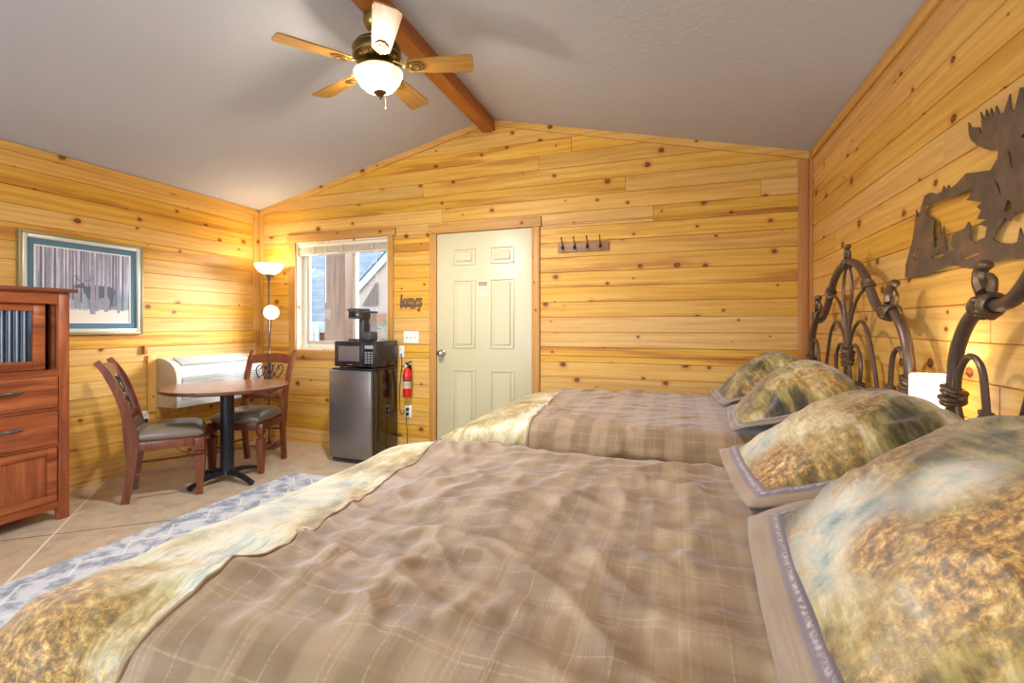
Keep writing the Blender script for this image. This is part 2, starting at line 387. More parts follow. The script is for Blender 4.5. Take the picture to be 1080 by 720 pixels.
class MB:
    def __init__(s): s.bm = bmesh.new()
    def xf(s, vs, mat):
        if mat is not None:
            for v in vs: v.co = mat @ v.co
    def box(s, x0, x1, y0, y1, z0, z1, bev=0.0, mat=None, seg=2):
        r = bmesh.ops.create_cube(s.bm, size=1.0); vs = r['verts']
        for v in vs:
            v.co = Vector((x0+(v.co.x+.5)*(x1-x0), y0+(v.co.y+.5)*(y1-y0), z0+(v.co.z+.5)*(z1-z0)))
        if bev:
            es = list({e for v in vs for e in v.link_edges})
            rb = bmesh.ops.bevel(s.bm, geom=es, offset=bev, segments=seg, affect='EDGES', profile=.5)
            vs = list({v for f in rb['faces'] for v in f.verts} | {v for v in vs if v.is_valid})
        s.xf(vs, mat); return vs
    def tube(s, pts, r, n=10, closed=False, sub=0, flat=1.0, caps=True):
        P = smooth_path(pts, sub, closed) if sub else [Vector(p) for p in pts]
        k = len(P); rings = []
        rad = r if callable(r) else (lambda t: r)
        up = None
        for i, p in enumerate(P):
            if closed: tg = P[(i+1) % k]-P[(i-1) % k]
            else: tg = P[min(i+1, k-1)]-P[max(i-1, 0)]
            tg = tg.normalized() if tg.length > 1e-9 else Vector((0, 0, 1))
            if up is None:
                a = Vector((0, 0, 1)) if abs(tg.z) < .9 else Vector((1, 0, 0))
                up = (a-tg*a.dot(tg)).normalized()
            else:
                up = (up-tg*up.dot(tg)).normalized()
            sd = tg.cross(up); rr = rad(i/max(1, k-1))
            rings.append([s.bm.verts.new(p+(up*math.cos(2*PI*j/n)*flat+sd*math.sin(2*PI*j/n))*rr) for j in range(n)])
        for i in range(k if closed else k-1):
            a, b = rings[i], rings[(i+1) % k]
            for j in range(n): s.bm.faces.new((a[j], a[(j+1) % n], b[(j+1) % n], b[j]))
        if not closed and caps:
            s.bm.faces.new(rings[0][::-1]); s.bm.faces.new(rings[-1])
        return [v for q in rings for v in q]
    def lathe(s, prof, c=(0, 0, 0), n=28, mat=None, cap=True):
        rings = []; vs = []
        for r, z in prof:
            ring = [s.bm.verts.new((c[0]+max(r, 1e-4)*math.cos(2*PI*j/n), c[1]+max(r, 1e-4)*math.sin(2*PI*j/n), c[2]+z)) for j in range(n)]
            rings.append(ring); vs += ring
        for a, b in zip(rings, rings[1:]):
            for j in range(n): s.bm.faces.new((a[j], a[(j+1) % n], b[(j+1) % n], b[j]))
        if cap:
            s.bm.faces.new(rings[0][::-1]); s.bm.faces.new(rings[-1])
        s.xf(vs, mat); return vs
    def ell(s, c, r, mat=None, u=14, v=9):
        q = bmesh.ops.create_uvsphere(s.bm, u_segments=u, v_segments=v, radius=1.0)['verts']
        for w in q: w.co = Vector((w.co.x*r[0], w.co.y*r[1], w.co.z*r[2]))
        if mat is not None:
            for w in q: w.co = mat @ w.co
        for w in q: w.co += Vector(c)
        return q
    def torus(s, c, axis, Rr, r, n=18, m=8):
        ax = Vector(axis).normalized(); a = Vector((0, 0, 1)) if abs(ax.z) < .9 else Vector((1, 0, 0))
        e1 = ax.cross(a).normalized(); e2 = ax.cross(e1); c = Vector(c)
        s.tube([c+(e1*math.cos(2*PI*i/n)+e2*math.sin(2*PI*i/n))*Rr for i in range(n)], r, m, True)
    def prism(s, poly, fn, d0, d1):              # poly of 2D points, fn(a, b, depth) -> 3D
        A = [s.bm.verts.new(fn(a, b, d0)) for a, b in poly]; B_ = [s.bm.verts.new(fn(a, b, d1)) for a, b in poly]
        s.bm.faces.new(A[::-1]); s.bm.faces.new(B_)
        k = len(poly)
        for i in range(k): s.bm.faces.new((A[i], A[(i+1) % k], B_[(i+1) % k], B_[i]))
        return A+B_
    def build(s, name, mat, parent=None, loc=None, ang=38, rot=None, norm=True):
        if norm: bmesh.ops.recalc_face_normals(s.bm, faces=s.bm.faces[:])
        me = bpy.data.meshes.new(name); s.bm.to_mesh(me); s.bm.free()
        me.polygons.foreach_set('use_smooth', [True]*len(me.polygons)); me.set_sharp_from_angle(angle=math.radians(ang))
        for m in (mat if isinstance(mat, list) else [mat]): me.materials.append(m)
        o = bpy.data.objects.new(name, me); COL.objects.link(o)
        if parent is not None: o.parent = parent
        if loc is not None: o.location = loc
        if rot is not None: o.rotation_euler = rot
        return o

def tag(o, label, cat, group=None, kind=None):
    o['label'] = label; o['category'] = cat
    if group: o['group'] = group
    if kind: o['kind'] = kind
    return o
def thing(name, label, cat, loc=(0, 0, 0), rz=0.0, group=None):
    o = bpy.data.objects.new(name, None); COL.objects.link(o); o.empty_display_size = .1
    o.location = loc; o.rotation_euler = (0, 0, rz)
    return tag(o, label, cat, group)
def struct(o): o['kind'] = 'structure'; return o
def copy_tree(o, parent=None):
    c = o.copy(); COL.objects.link(c)
    if parent is not None: c.parent = parent
    for ch in [x for x in bpy.data.objects if x.parent == o]: copy_tree(ch, c)
    return c
def plate(name, polys, fn, depth, mat, parent=None, bev=0.0):
    """flat cut plate with real thickness; the first polygon is the outline, the others are holes"""
    cu = bpy.data.curves.new('cut', 'CURVE'); cu.dimensions = '2D'; cu.fill_mode = 'BOTH'; cu.extrude = depth/2; cu.bevel_depth = bev
    for pl in polys:
        sp = cu.splines.new('POLY'); sp.points.add(len(pl)-1); sp.use_cyclic_u = True
        for p, q in zip(sp.points, pl): p.co = (q[0], q[1], 0, 1)
    return curve_mesh(cu, name, fn, mat, parent)
def curve_mesh(cu, name, fn, mat, parent=None):
    tmp = bpy.data.objects.new('tmp', cu); COL.objects.link(tmp)
    dg = bpy.context.evaluated_depsgraph_get(); dg.update()
    me = bpy.data.meshes.new_from_object(tmp.evaluated_get(dg))
    bpy.data.objects.remove(tmp)
    for v in me.vertices: v.co = fn(*v.co)
    me.materials.clear(); me.materials.append(mat)
    bm = bmesh.new(); bm.from_mesh(me); bmesh.ops.recalc_face_normals(bm, faces=bm.faces[:]); bm.to_mesh(me); bm.free()
    me.name = name
    o = bpy.data.objects.new(name, me); COL.objects.link(o)
    if parent is not None: o.parent = parent
    return o

# ------------------------------------------------------------------ boarded walls
def clip(poly, a, b, c):                         # keep a*x+b*y <= c
    out = []
    for i in range(len(poly)):
        p, q = poly[i], poly[(i+1) % len(poly)]
        dp, dq = a*p[0]+b*p[1]-c, a*q[0]+b*q[1]-c
        if dp <= 0: out.append(p)
        if dp*dq < 0:
            t = dp/(dp-dq); out.append((p[0]+(q[0]-p[0])*t, p[1]+(q[1]-p[1])*t))
    return out
def inset(poly, d):
    k = len(poly); out = []
    ar = sum(poly[i][0]*poly[(i+1) % k][1]-poly[(i+1) % k][0]*poly[i][1] for i in range(k))
    if ar < 0: poly = poly[::-1]
    ln = []
    for i in range(k):
        p, q = Vector(poly[i]), Vector(poly[(i+1) % k]); t = (q-p)
        if t.length < 1e-6: return None, None
        t.normalize(); n = Vector((-t.y, t.x)); ln.append((p+n*d, t))
    for i in range(k):
        (p, t), (q, s) = ln[i-1], ln[i]
        cr = t.x*s.y-t.y*s.x
        if abs(cr) < 1e-4: out.append(tuple(q)); continue
        w = q-p; a = (w.x*s.y-w.y*s.x)/cr; out.append(tuple(p+t*a))
    return poly, out
def boards(name, u0, u1, ztop, fn, holes=(), slopes=(), z0=1.955-16*PITCH, seed=1, lens=(2.4, 5.0), jz=0.0):
    """tongue-and-groove boards; fn(u, z, depth) -> point, depth grows into the room"""
    rnd = random.Random(seed); bm = bmesh.new()
    g = bm.loops.layers.uv.new('grain'); tn = bm.loops.layers.uv.new('tone')
    z = z0
    while z < ztop:
        lo, hi = max(0.0, z), z+PITCH
        cuts = [(u0, u1)]
        rows = [(lo, hi)]
        brk = sorted({h for hh in holes for h in (hh[2], hh[3]) if lo+.002 < h < hi-.002})
        if brk:
            e = [lo]+brk+[hi]; rows = list(zip(e, e[1:]))
        joints = []; x = u0+rnd.uniform(.6, 4.5)
        while x < u1: joints.append(x); x += rnd.uniform(*lens)
        if z < jz: joints = []
        tones = {}
        for (a, b) in rows:
            iv = [(u0, u1)]
            for h in holes:
                if h[2] < b-.001 and h[3] > a+.001:
                    nv = []
                    for s_, e_ in iv:
                        if h[0] > s_: nv.append((s_, min(e_, h[0])))
                        if h[1] < e_: nv.append((max(s_, h[1]), e_))
                    iv = [q for q in nv if q[1]-q[0] > .004]
            for s_, e_ in iv:
                js = [s_]+[j for j in joints if s_+.05 < j < e_-.05]+[e_]
                for p, q in zip(js, js[1:]):
                    bi = sum(1 for j in joints if j <= p+1e-6)
                    if bi not in tones: tones[bi] = (rnd.random(), rnd.random(), rnd.uniform(0, 60), rnd.uniform(0, 60))
                    t1, t2, o1, o2 = tones[bi]
                    poly = [(p, a), (q, a), (q, b), (p, b)]
                    for sl in slopes: poly = clip(poly, *sl)
                    if len(poly) < 3: continue
                    poly, inn = inset(poly, .0030)
                    if poly is None: continue
                    V0 = [bm.verts.new(fn(c[0], c[1], -.0075)) for c in poly]; V1 = [bm.verts.new(fn(c[0], c[1], 0)) for c in inn]
                    k = len(poly); fs = [bm.faces.new(V1)]
                    for i in range(k): fs.append(bm.faces.new((V0[i], V0[(i+1) % k], V1[(i+1) % k], V1[i])))
                    co = dict(zip(V0+V1, list(poly)+list(inn)))
                    for f in fs:
                        for lp in f.loops:
                            c = co[lp.vert]; lp[g].uv = (c[0]+o1, c[1]-z+o2); lp[tn].uv = (t1, t2)
        z += PITCH
    bmesh.ops.recalc_face_normals(bm, faces=bm.faces[:])
    me = bpy.data.meshes.new(name); bm.to_mesh(me); bm.free()
    return me, bm
def wall(name, me, backing):
    """join board mesh and its backing into one wall object"""
    me.materials.append(M['pine']); me.materials.append(M['outside'])
    bm = bmesh.new(); bm.from_mesh(me); g = len(bm.faces)
    me2 = bpy.data.meshes.new('b'); backing.bm.to_mesh(me2); backing.bm.free(); bm.from_mesh(me2)
    bm.faces.ensure_lookup_table()
    for f in bm.faces[g:]: f.material_index = 1
    bmesh.ops.recalc_face_normals(bm, faces=bm.faces[g:])
    bm.to_mesh(me); bm.free(); bpy.data.meshes.remove(me2)
    o = bpy.data.objects.new(name, me); COL.objects.link(o); return struct(o)

sl_l = (RZ-EV)/(RX+L); sl_r = (RZ-EV)/(R-RX)
slopes = [(-sl_l, 1, EV+sl_l*L), (sl_r, 1, EV+sl_r*R)]
T = .0075
# back wall
me, _ = boards('wall_back', -L, R, RZ, lambda u, z, d: Vector((u, D-d, z)), [(WX0, WX1, WZ0, WZ1), (DX0, DX1, -.1, DZ1)], slopes, seed=11, jz=1.98)
bk = MB()
for x0, x1, z0, z1 in ((-L-.1, WX0, 0, EV), (WX1, R+.1, 0, EV), (WX0, WX1, 0, WZ0), (WX0, WX1, WZ1, EV)): bk.box(x0, x1, D+T, D+.14, z0, z1)
bk.prism([(-L-.1, EV), (R+.1, EV), (RX, RZ+.02)], lambda a, b, d: Vector((a, d, b)), D+T, D+.14)
wall('wall_back', me, bk)
me, _ = boards('wall_left', YF, D, EV+.02, lambda u, z, d: Vector((-L+d, u, z)), seed=23, jz=9)
bk = MB(); bk.box(-L-.14, -L-T, YF-.1, D+.1, 0, EV+.05); wall('wall_left', me, bk)
me, _ = boards('wall_right', YF, D, EV+.02, lambda u, z, d: Vector((R-d, u, z)), seed=31)
bk = MB(); bk.box(R+T, R+.14, YF-.1, D+.1, 0, EV+.05); wall('wall_right', me, bk)
FW = (-3.7, .3, .75, 2.15)                        # added front window for fill daylight (unseen, behind the camera): x0, x1, z0, z1
me, _ = boards('wall_front', -L, R, RZ, lambda u, z, d: Vector((u, YF+d, z)), [FW], slopes, seed=41)
bk = MB()
for x0, x1, z0, z1 in ((-L-.1, FW[0], 0, EV), (FW[1], R+.1, 0, EV), (FW[0], FW[1], 0, FW[2]), (FW[0], FW[1], FW[3], EV)): bk.box(x0, x1, YF-.14, YF-T, z0, z1)
bk.prism([(-L-.1, EV), (R+.1, EV), (RX, RZ+.02)], lambda a, b, d: Vector((a, d, b)), YF-.14, YF-T)
wall('wall_front', me, bk)
# floor and ceiling
b = MB(); b.box(-L-.14, R+.14, YF-.14, D+.14, -.12, 0); fl = struct(b.build('floor', M['floor']))
def floor_line(p, q, w, m):
    p, q = Vector(p), Vector(q); t = (q-p).normalized(); n = Vector((-t.y, t.x))*w
    b = MB(); b.prism([tuple(p-n), tuple(q-n), tuple(q+n), tuple(p+n)], lambda a, c, d: Vector((a, c, d)), .0002, .0012)
    return b.build('floor_joint', m, fl)
floor_line((-2.2, .56), (-4.29, 2.43), .006, M['cutline']); floor_line((-4.28, 1.06), (-2.4, 2.63), .003, M['cutdark'])
b = MB()
fnc = lambda a, c, d: Vector((a, d, c))
b.prism([(-L-.1, EV-sl_l*.1), (RX, RZ), (RX, RZ+.1), (-L-.1, EV+.1)], fnc, YF-.1, D+.1)
b.prism([(RX, RZ), (R+.1, EV-sl_r*.1), (R+.1, EV+.1), (RX, RZ+.1)], fnc, YF-.1, D+.1)
struct(b.build('ceiling', M['ceiling']))
# ridge beam and trims
b = MB(); b.box(RX-.055, RX+.065, YF, D-.001, 2.995, RZ+.02, .006)
o = struct(b.build('ridge_beam', M['beam'])); tag(o, 'reddish wooden ridge beam along the ceiling peak', 'beam')
def trim(n, b, m): return struct(b.build('trim_%d' % n, m))
b = MB(); b.box(-L+.001, -L+.019, YF, D-.02, EV-.062, EV+.0, .004); trim(1, b, M['pineY'])
b = MB(); b.box(R-.019, R-.001, YF, D-.02, EV-.062, EV+.0, .004); trim(2, b, M['pineY'])
for n, (xa, za, xb, zb) in ((3, (-L, EV, RX-.0, RZ)), (4, (RX+.0, RZ, R, EV))):
    b = MB(); b.prism([(xa, za-.058), (xb, zb-.058), (xb, zb-.001), (xa, za-.001)], fnc, D-.019, D-.001); trim(n, b, M['pineX'])
b = MB(); b.box(-L+.0005, -L+.055, D-.018, D-.001, 0, EV-.05, .003); b.box(-L+.0005, -L+.019, D-.085, D-.018, 0, EV-.06, .003); trim(5, b, M['pineZ'])
b = MB(); b.box(R-.085, R-.02, D-.018, D-.001, 0, EV-.05, .003); b.box(R-.019, R-.0005, D-.05, D-.001, 0, EV-.06, .003); trim(6, b, M['cornerpine'])

# ------------------------------------------------------------------ window and blind
b = MB(); b.box(WX0-.085, WX0+.002, D-.02, D-.001, WZ0-.09, WZ1+.005, .004)
win = b.build('window_1', M['casing']); struct(win)
b = MB(); b.box(WX1-.002, WX1+.062, D-.02, D-.001, WZ0-.09, WZ1+.005, .004); b.build('casing', M['casing'], win)
b = MB(); b.box(WX0-.11, WX1+.085, D-.024, D-.001, WZ1+.003, WZ1+.080, .004); b.build('head_casing', M['casingX'], win)
b = MB(); b.box(WX0-.002, WX1+.002, D-.022, D-.001, WZ0-.09, WZ0+.002, .004); b.build('apron', M['casingX'], win)
b = MB(); b.box(WX0-.001, WX0+.016, D-.002, D+.14, WZ0, WZ1); b.box(WX1-.016, WX1+.001, D-.002, D+.14, WZ0, WZ1)
b.box(WX0+.016, WX1-.016, D-.002, D+.14, WZ0-.001, WZ0+.016); b.box(WX0+.016, WX1-.016, D-.002, D+.14, WZ1-.016, WZ1+.001)
b.build('jamb', M['jamb'], win)
a0, a1, c0, c1 = WX0+.016, WX1-.016, WZ0+.016, WZ1-.016
b = MB()
for q in ((a0, a0+.05, c0, c1), (a1-.05, a1, c0, c1), (a0+.05, a1-.05, c0, c0+.045), (a0+.05, a1-.05, c1-.045, c1)): b.box(q[0], q[1], D+.085, D+.135, q[2], q[3], .004)
b.build('frame', M['vinyl'], win)
xm = -3.14
def sash(x0, x1, y, m):
    b = MB(); w = .04
    for q in ((x0, x0+w, c0+.04, c1-.04), (x1-w, x1, c0+.04, c1-.04), (x0+w, x1-w, c0+.04, c0+.04+w), (x0+w, x1-w, c1-.04-w, c1-.04)): b.box(q[0], q[1], y-.012, y+.012, q[2], q[3], .003)
    s_ = b.build('sash', m, win)
    b = MB(); b.box(x0+w-.003, x1-w+.003, y-.0025, y+.0025, c0+.04+w-.003, c1-.04-w+.003); b.build('pane', M['glass'], s_)
sash(a0+.045, xm+.03, D+.098, M['vinylshade']); sash(xm-.01, a1-.045, D+.124, M['vinyl'])
# blind: raised stack of slats
zt = WZ1-.017
bl = thing('window_blind', 'raised cream slat blind bunched at the top of the window', 'blind', (0, 0, 0))
b = MB(); b.box(a0+.006, a1-.006, D+.012, D+.055, zt-.035, zt, .003); b.build('headrail', M['blind'], bl)
b = MB()
for k in range(14): b.box(a0+.02, a1-.02, D+.014+.002*math.sin(k*2.1), D+.058, zt-.040-k*.0042, zt-.0378-k*.0042)
b.build('slat_stack', M['blind'], bl)
b = MB(); b.box(a0+.02, a1-.02, D+.015, D+.058, zt-.118, zt-.100, .004); b.build('bottom_rail', M['blind'], bl)
for k in range(3): b = MB(); b.box(a0+.19+k*.36, a0+.215+k*.36, D+.009, D+.012, zt-.118, zt-.03); b.build('ladder_tape', M['vinylshade'], bl)
b = MB(); b.tube([(a1-.13, D+.008, zt-.03), (a1-.13, D+.007, zt-.86)], .0025, 6); b.build('lift_cord', M['cord'], bl)
b = MB(); b.tube([(a0+.36, D+.008, zt-.03), (a0+.362, D+.008, zt-.62)], .0032, 6); b.build('tilt_wand', M['cord'], bl)
# front window added to let in fill daylight, unseen behind the camera
b = MB()
for q in ((FW[0], FW[0]+.06, FW[2], FW[3]), (FW[1]-.06, FW[1], FW[2], FW[3]), (FW[0]+.06, FW[1]-.06, FW[2], FW[2]+.06), (FW[0]+.06, FW[1]-.06, FW[3]-.06, FW[3]),
          (-1.74, -1.68, FW[2]+.06, FW[3]-.06)): b.box(q[0], q[1], YF-.12, YF-.02, q[2], q[3], .004)
w2 = struct(b.build('added_fill_window', M['vinyl']))
b = MB(); b.box(FW[0]+.05, FW[1]-.05, YF-.08, YF-.075, FW[2]+.05, FW[3]-.05); b.build('pane', M['glass'], w2)

# ------------------------------------------------------------------ door
def panel(b, x0, x1, z0, z1, y):
    w = .014
    for q in ((x0, x0+w, z0, z1), (x1-w, x1, z0, z1), (x0+w, x1-w, z0, z0+w), (x0+w, x1-w, z1-w, z1)): b.box(q[0], q[1], y-.009, y+.002, q[2], q[3], .004)
    b.box(x0+.034, x1-.034, y-.010, y+.002, z0+.034, z1-.034, .008, seg=1)
b = MB(); yd = D-.004
b.box(DX0+.004, DX1-.004, yd, yd+.044, .006, DZ1-.004, .002)
for x0, x1 in ((-1.955, -1.725), (-1.580, -1.350)):
    for z0, z1 in ((.22, .84), (1.035, 1.665), (1.80, 1.955)): panel(b, x0, x1, z0, z1, yd)
door = struct(b.build('door_1', M['doorpaint'])); 
b = MB(); b.box(DX0-.072, DX0, D-.02, D-.001, 0, DZ1, .004); b.build('casing', M['casing'], door)
b = MB(); b.box(DX1, DX1+.072, D-.02, D-.001, 0, DZ1, .004); b.build('casing', M['casing'], door)
b = MB(); b.box(DX0-.085, DX1+.085, D-.024, D-.001, DZ1, DZ1+.088, .004); b.build('head_casing', M['casingX'], door)
b = MB(); ky = Matrix.Translation((-2.062, yd, .985)) @ Matrix.Rotation(PI/2, 4, 'X')
b.lathe([(.001, .0), (.034, .0), (.034, .006), (.018, .014), (.013, .03), (.022, .04), (.029, .052), (.027, .064), (.014, .070), (.001, .071)], n=24, mat=ky)
b.build('door_knob', M['nickel'], door)
b = MB(); b.box(-.049, .049, -.0012, 0, -.068, .068)
nt = b.build('notice', M['paper'], loc=(-1.6525, D-.0045, 1.585)); tag(nt, 'small framed paper notice taped to the warm lit white door', 'notice')
b = MB()
b.box(-.044, .044, -.0018, -.0012, .020, .058)
for k in range(5): b.box(-.038, .0, -.0018, -.0012, .010-k*.015, .014-k*.015); b.box(.008, .040, -.0018, -.0012, .012-k*.015, .016-k*.015)
b.build('faded_print', M['ink'], nt)

# ------------------------------------------------------------------ things on the back wall
# keys plaque
kt = thing('key_sign', 'rusty cut metal key holder shaped as a word beside the window', 'key holder', (-2.40, D, 1.475))
cu = bpy.data.curves.new('t', 'FONT'); cu.body = 'keys'; cu.size = .155; cu.extrude = .003; cu.offset = .0015; cu.align_x = 'CENTER'; cu.space_character = .9; cu.shear = .1
curve_mesh(cu, 'lettering', lambda x, y, z: Vector((x, -.012+z, y-.038)), M['keysmetal'], kt)
b = MB(); b.box(-.118, .118, -.008, -.003, -.052, -.030, .002); b.build('backing_strip', M['keysmetal'], kt)
for k in range(5):
    b = MB(); x = -.10+k*.05; b.tube([(x, -.007, -.048), (x, -.010, -.062), (x, -.022, -.070), (x, -.030, -.060)], .0022, 6, sub=4); b.build('hook', M['blackiron'], kt)
# switch plate
sw = thing('light_switch', 'white three switch plate on the wall left of the door', 'light switch', (-2.398, D, 1.13))
b = MB(); b.box(-.083, .083, -.008, -.0005, -.058, .058, .004); b.build('cover_plate', M['whiteplastic'], sw)
for x in (-.046, 0, .046):
    b = MB(); b.box(x-.005, x+.005, -.016, -.008, -.012, .008, .002); b.build('toggle', M['vinylshade'], sw)
def outlet(loc, rz, label, group=None, w=.036):
    t = thing('wall_outlet', label, 'outlet', loc, rz, group)
    b = MB(); b.box(-w, w, -.007, -.0005, -.058, .058, .003); b.build('cover_plate', M['whiteplastic'], t)
    for z in (-.024, .024):
        b = MB(); b.lathe([(.001, .0), (.016, 0), (.016, .002), (.001, .002)], n=16, mat=Matrix.Translation((0, -.007, z)) @ Matrix.Rotation(PI/2, 4, 'X')); s_ = b.build('socket', M['vinyl'], t)
        b = MB(); b.box(-.007, -.004, -.0098, -.009, z-.005, z+.005); b.box(.004, .007, -.0098, -.009, z-.005, z+.005); b.build('slot', M['darkslot'], s_)
    return t
outlet((-2.428, D, .417), 0, 'white outlet with black plugs below the red fire extinguisher')
outlet((-2.505, D, .99), 0, 'small white outlet beside the microwave under the light switch', w=.03)
outlet((-L, 2.737, .454), PI/2, 'white outlet low on the left wall below the air conditioner')
def cord(pts, label, r=.0035, mat='blackcord', plug=None, sub=6):
    t = thing('power_cord', label, 'cord', (0, 0, 0))
    b = MB(); b.tube(pts, r, 6, sub=sub); b.build('cable', M[mat], t)
    if plug: b = MB(); b.box(*plug, .003); b.build('plug', M[mat], t)
    return t
y_ = D-.0105
cord([(-2.428, y_-.03, .437), (-2.44, D-.045, .425), (-2.48, D-.03, .39), (-2.512, D-.02, .42), (-2.522, D-.016, .56), (-2.515, D-.012, .72), (-2.50, D-.012, .85), (-2.497, D-.02, .95), (-2.503, D-.034, .964)],
     'black cord looping from the outlet up behind the fridge', plug=(-2.439, -2.417, D-.040, y_, .426, .454))
cord([(-2.428, y_-.03, .393), (-2.43, D-.045, .34), (-2.426, D-.03, .2), (-2.43, D-.028, .08), (-2.45, D-.03, .006), (-2.47, D-.05, .005)], 'black cord hanging straight down to the floor from the outlet',
     plug=(-2.439, -2.417, D-.040, y_, .380, .408))
# fire extinguisher
fx = thing('fire_extinguisher', 'red fire extinguisher hanging on the wall left of the door', 'fire extinguisher', (-2.412, D-.052, .565))
b = MB(); b.lathe([(.001, 0), (.036, 0), (.041, .008), (.041, .225), (.036, .247), (.022, .262), (.016, .27), (.016, .28), (.001, .28)], n=28); b.build('cylinder', M['red'], fx)
b = MB(); b.lathe([(.0415, .085), (.0416, .085), (.0416, .16), (.0415, .16)], n=28, cap=False); lb = b.build('paper_label', M['labelcream'], fx)
b = MB(); b.lathe([(.0418, .148), (.0420, .148), (.0420, .166), (.0418, .166)], n=28, cap=False)
for k in range(4): b.lathe([(.0418, .095+k*.012), (.0419, .095+k*.012), (.0419, .099+k*.012), (.0418, .099+k*.012)], n=28, cap=False)
b.build('label_print', M['labeldark'], lb)
b = MB(); b.lathe([(.001, .278), (.019, .278), (.019, .30), (.012, .305), (.012, .318), (.001, .318)], n=18); b.build('valve', M['blackplastic'], fx)
b = MB(); b.tube([(0, .0, .315), (.03, -.012, .332), (.06, -.018, .336)], .006, 8, sub=4); b.tube([(0, 0, .302), (.03, -.012, .304), (.055, -.018, .296)], .005, 8, sub=4)
b.tube([(0, 0, .315), (-.02, -.004, .325)], .006, 8); b.build('handle', M['blackplastic'], fx)
b = MB(); b.tube([(-.012, -.01, .296), (-.034, -.02, .292), (-.045, -.026, .27), (-.046, -.022, .24)], .005, 8, sub=4); b.build('hose', M['blackcord'], fx)
b = MB(); b.lathe([(.001, 0), (.012, 0), (.012, .008), (.001, .008)], n=14, mat=Matrix.Translation((0, -.018, .293)) @ Matrix.Rotation(PI/2, 4, 'X')); b.build('gauge', M['whiteplastic'], fx)
b = MB(); b.box(-.016, .016, .0415, .0518, .02, .29, .001); b.torus((0, 0, .19), (0, 0, 1), .0425, .0022, 24, 6); b.build('wall_bracket', M['blackiron'], fx)
# coat rack
cr = thing('coat_rail', 'small wooden coat rack with four dark hooks on the back wall', 'coat rack', (-.735, D, 1.915))
b = MB(); b.box(-.215, .215, -.02, -.0005, -.048, .030, .004); b.build('board', M['coathook'], cr)
for x in (-.172, -.068, .040, .147):
    b = MB(); b.lathe([(.001, 0), (.014, 0), (.012, .005), (.001, .006)], n=14, mat=Matrix.Translation((x, -.02, -.008)) @ Matrix.Rotation(PI/2, 4, 'X'))
    b.tube([(x, -.023, -.02), (x, -.028, .005), (x, -.040, .03), (x, -.058, .05), (x, -.070, .064)], .0042, 8, sub=4)
    b.tube([(x, -.023, -.008), (x, -.034, -.026), (x, -.050, -.028), (x, -.058, -.014)], .0045, 8, sub=4)
    b.ell((x, -.071, .067), (.007, .007, .007)); b.ell((x, -.059, -.010), (.008, .008, .008))
    b.build('hook', M['blackiron'], cr)

# ------------------------------------------------------------------ fridge, microwave, coffee maker
fr = thing('mini_fridge', 'mini fridge with dark stainless door below the window', 'fridge', (-2.765, 3.47, 0))
b = MB(); b.box(-.222, .225, .045, .425, .025, .835, .006); b.build('cabinet', M['blackgloss'], fr)
b = MB(); b.box(-.225, .228, .042, .43, .836, .856, .005); b.build('top_panel', M['blackplastic'], fr)
b = MB(); b.box(-.225, .225, 0, .040, .045, .838, .008); dr = b.build('door', M['silverfridge'], fr)
b = MB(); b.box(-.218, .218, .0385, .0445, .052, .832); b.build('gasket', M['darkslot'], dr)
b = MB(); b.box(-.21, .21, .03, .06, .012, .043, .003); b.build('kick_plate', M['blackplastic'], fr)
for x in (-.19, .19):
    for y in (.08, .38):
        b = MB(); b.lathe([(.016, 0), (.018, .004), (.012, .024), (.012, .03)], (x, y, 0), 14); b.build('foot', M['blackplastic'], fr)
mw = thing('microwave', 'black microwave standing on the mini fridge', 'microwave', (-2.735, 3.50, .857))
W2, MH = .218, .246
b = MB(); b.box(-W2, W2, .02, .36, .012, MH, .006); b.build('shell', M['blackplastic'], mw)
b = MB(); b.box(-W2, .09, 0, .019, .014, MH-.002, .005); md = b.build('door', M['blackplastic'], mw)
b = MB(); b.box(-W2+.045, .055, -.003, .001, .062, MH-.045, .002); b.build('door_window', M['mwglass'], md)
b = MB(); b.box(-.07, -.02, -.002, .001, .030, .036); b.build('door_badge', M['keys'], md)
b = MB(); b.box(.093, W2, .002, .019, .014, MH-.002, .004); pn = b.build('control_panel', M['blackplastic'], mw)
b = MB(); b.box(.112, .200, -.001, .003, MH-.068, MH-.038, .001); b.build('display', M['lcd'], pn)
for r_ in range(5):
    for c_ in range(3):
        b = MB(); x = .113+c_*.031; z = .048+r_*.022; b.box(x, x+.023, -.001, .003, z, z+.014, .001); b.build('button', M['keys'], pn)
b = MB(); b.box(W2-.001, W2+.0025, .10, .30, .05, .19, .001); b.build('side_vent', M['darkslot'], mw)
for x in (-.18, .18):
    for y in (.05, .31):
        b = MB(); b.lathe([(.012, 0), (.013, .004), (.010, .013)], (x, y, 0), 12); b.build('foot', M['blackplastic'], mw)
cm = thing('coffee_maker', 'charcoal single cup coffee maker on top of the microwave', 'coffee maker', (-2.73, 3.63, .857+MH+.001))
b = MB(); b.box(-.105, .012, -.085, .09, 0, .018, .006); b.build('drip_base', M['coffeeplastic'], cm)
b = MB(); b.box(-.045, .012, -.02, .09, .018, .20, .012); b.build('column', M['coffeeplastic'], cm)
b = MB(); b.box(-.108, .014, -.09, .09, .20, .298, .014); hd = b.build('brew_head', M['coffeeplastic'], cm)
b = MB(); b.box(-.095, -.015, -.094, -.088, .222, .268, .003); b.tube([(-.108, -.06, .292), (-.125, -.075, .284), (-.125, -.03, .284)], .006, 8); b.build('lever', M['blackplastic'], hd)
b = MB(); b.box(-.02, .010, -.093, -.088, .23, .245, .001); b.build('light_button', M['lcd'], hd)
b = MB(); b.box(.018, .104, -.045, .075, 0, .085, .012); b.build('tank_base', M['coffeeplastic'], cm)
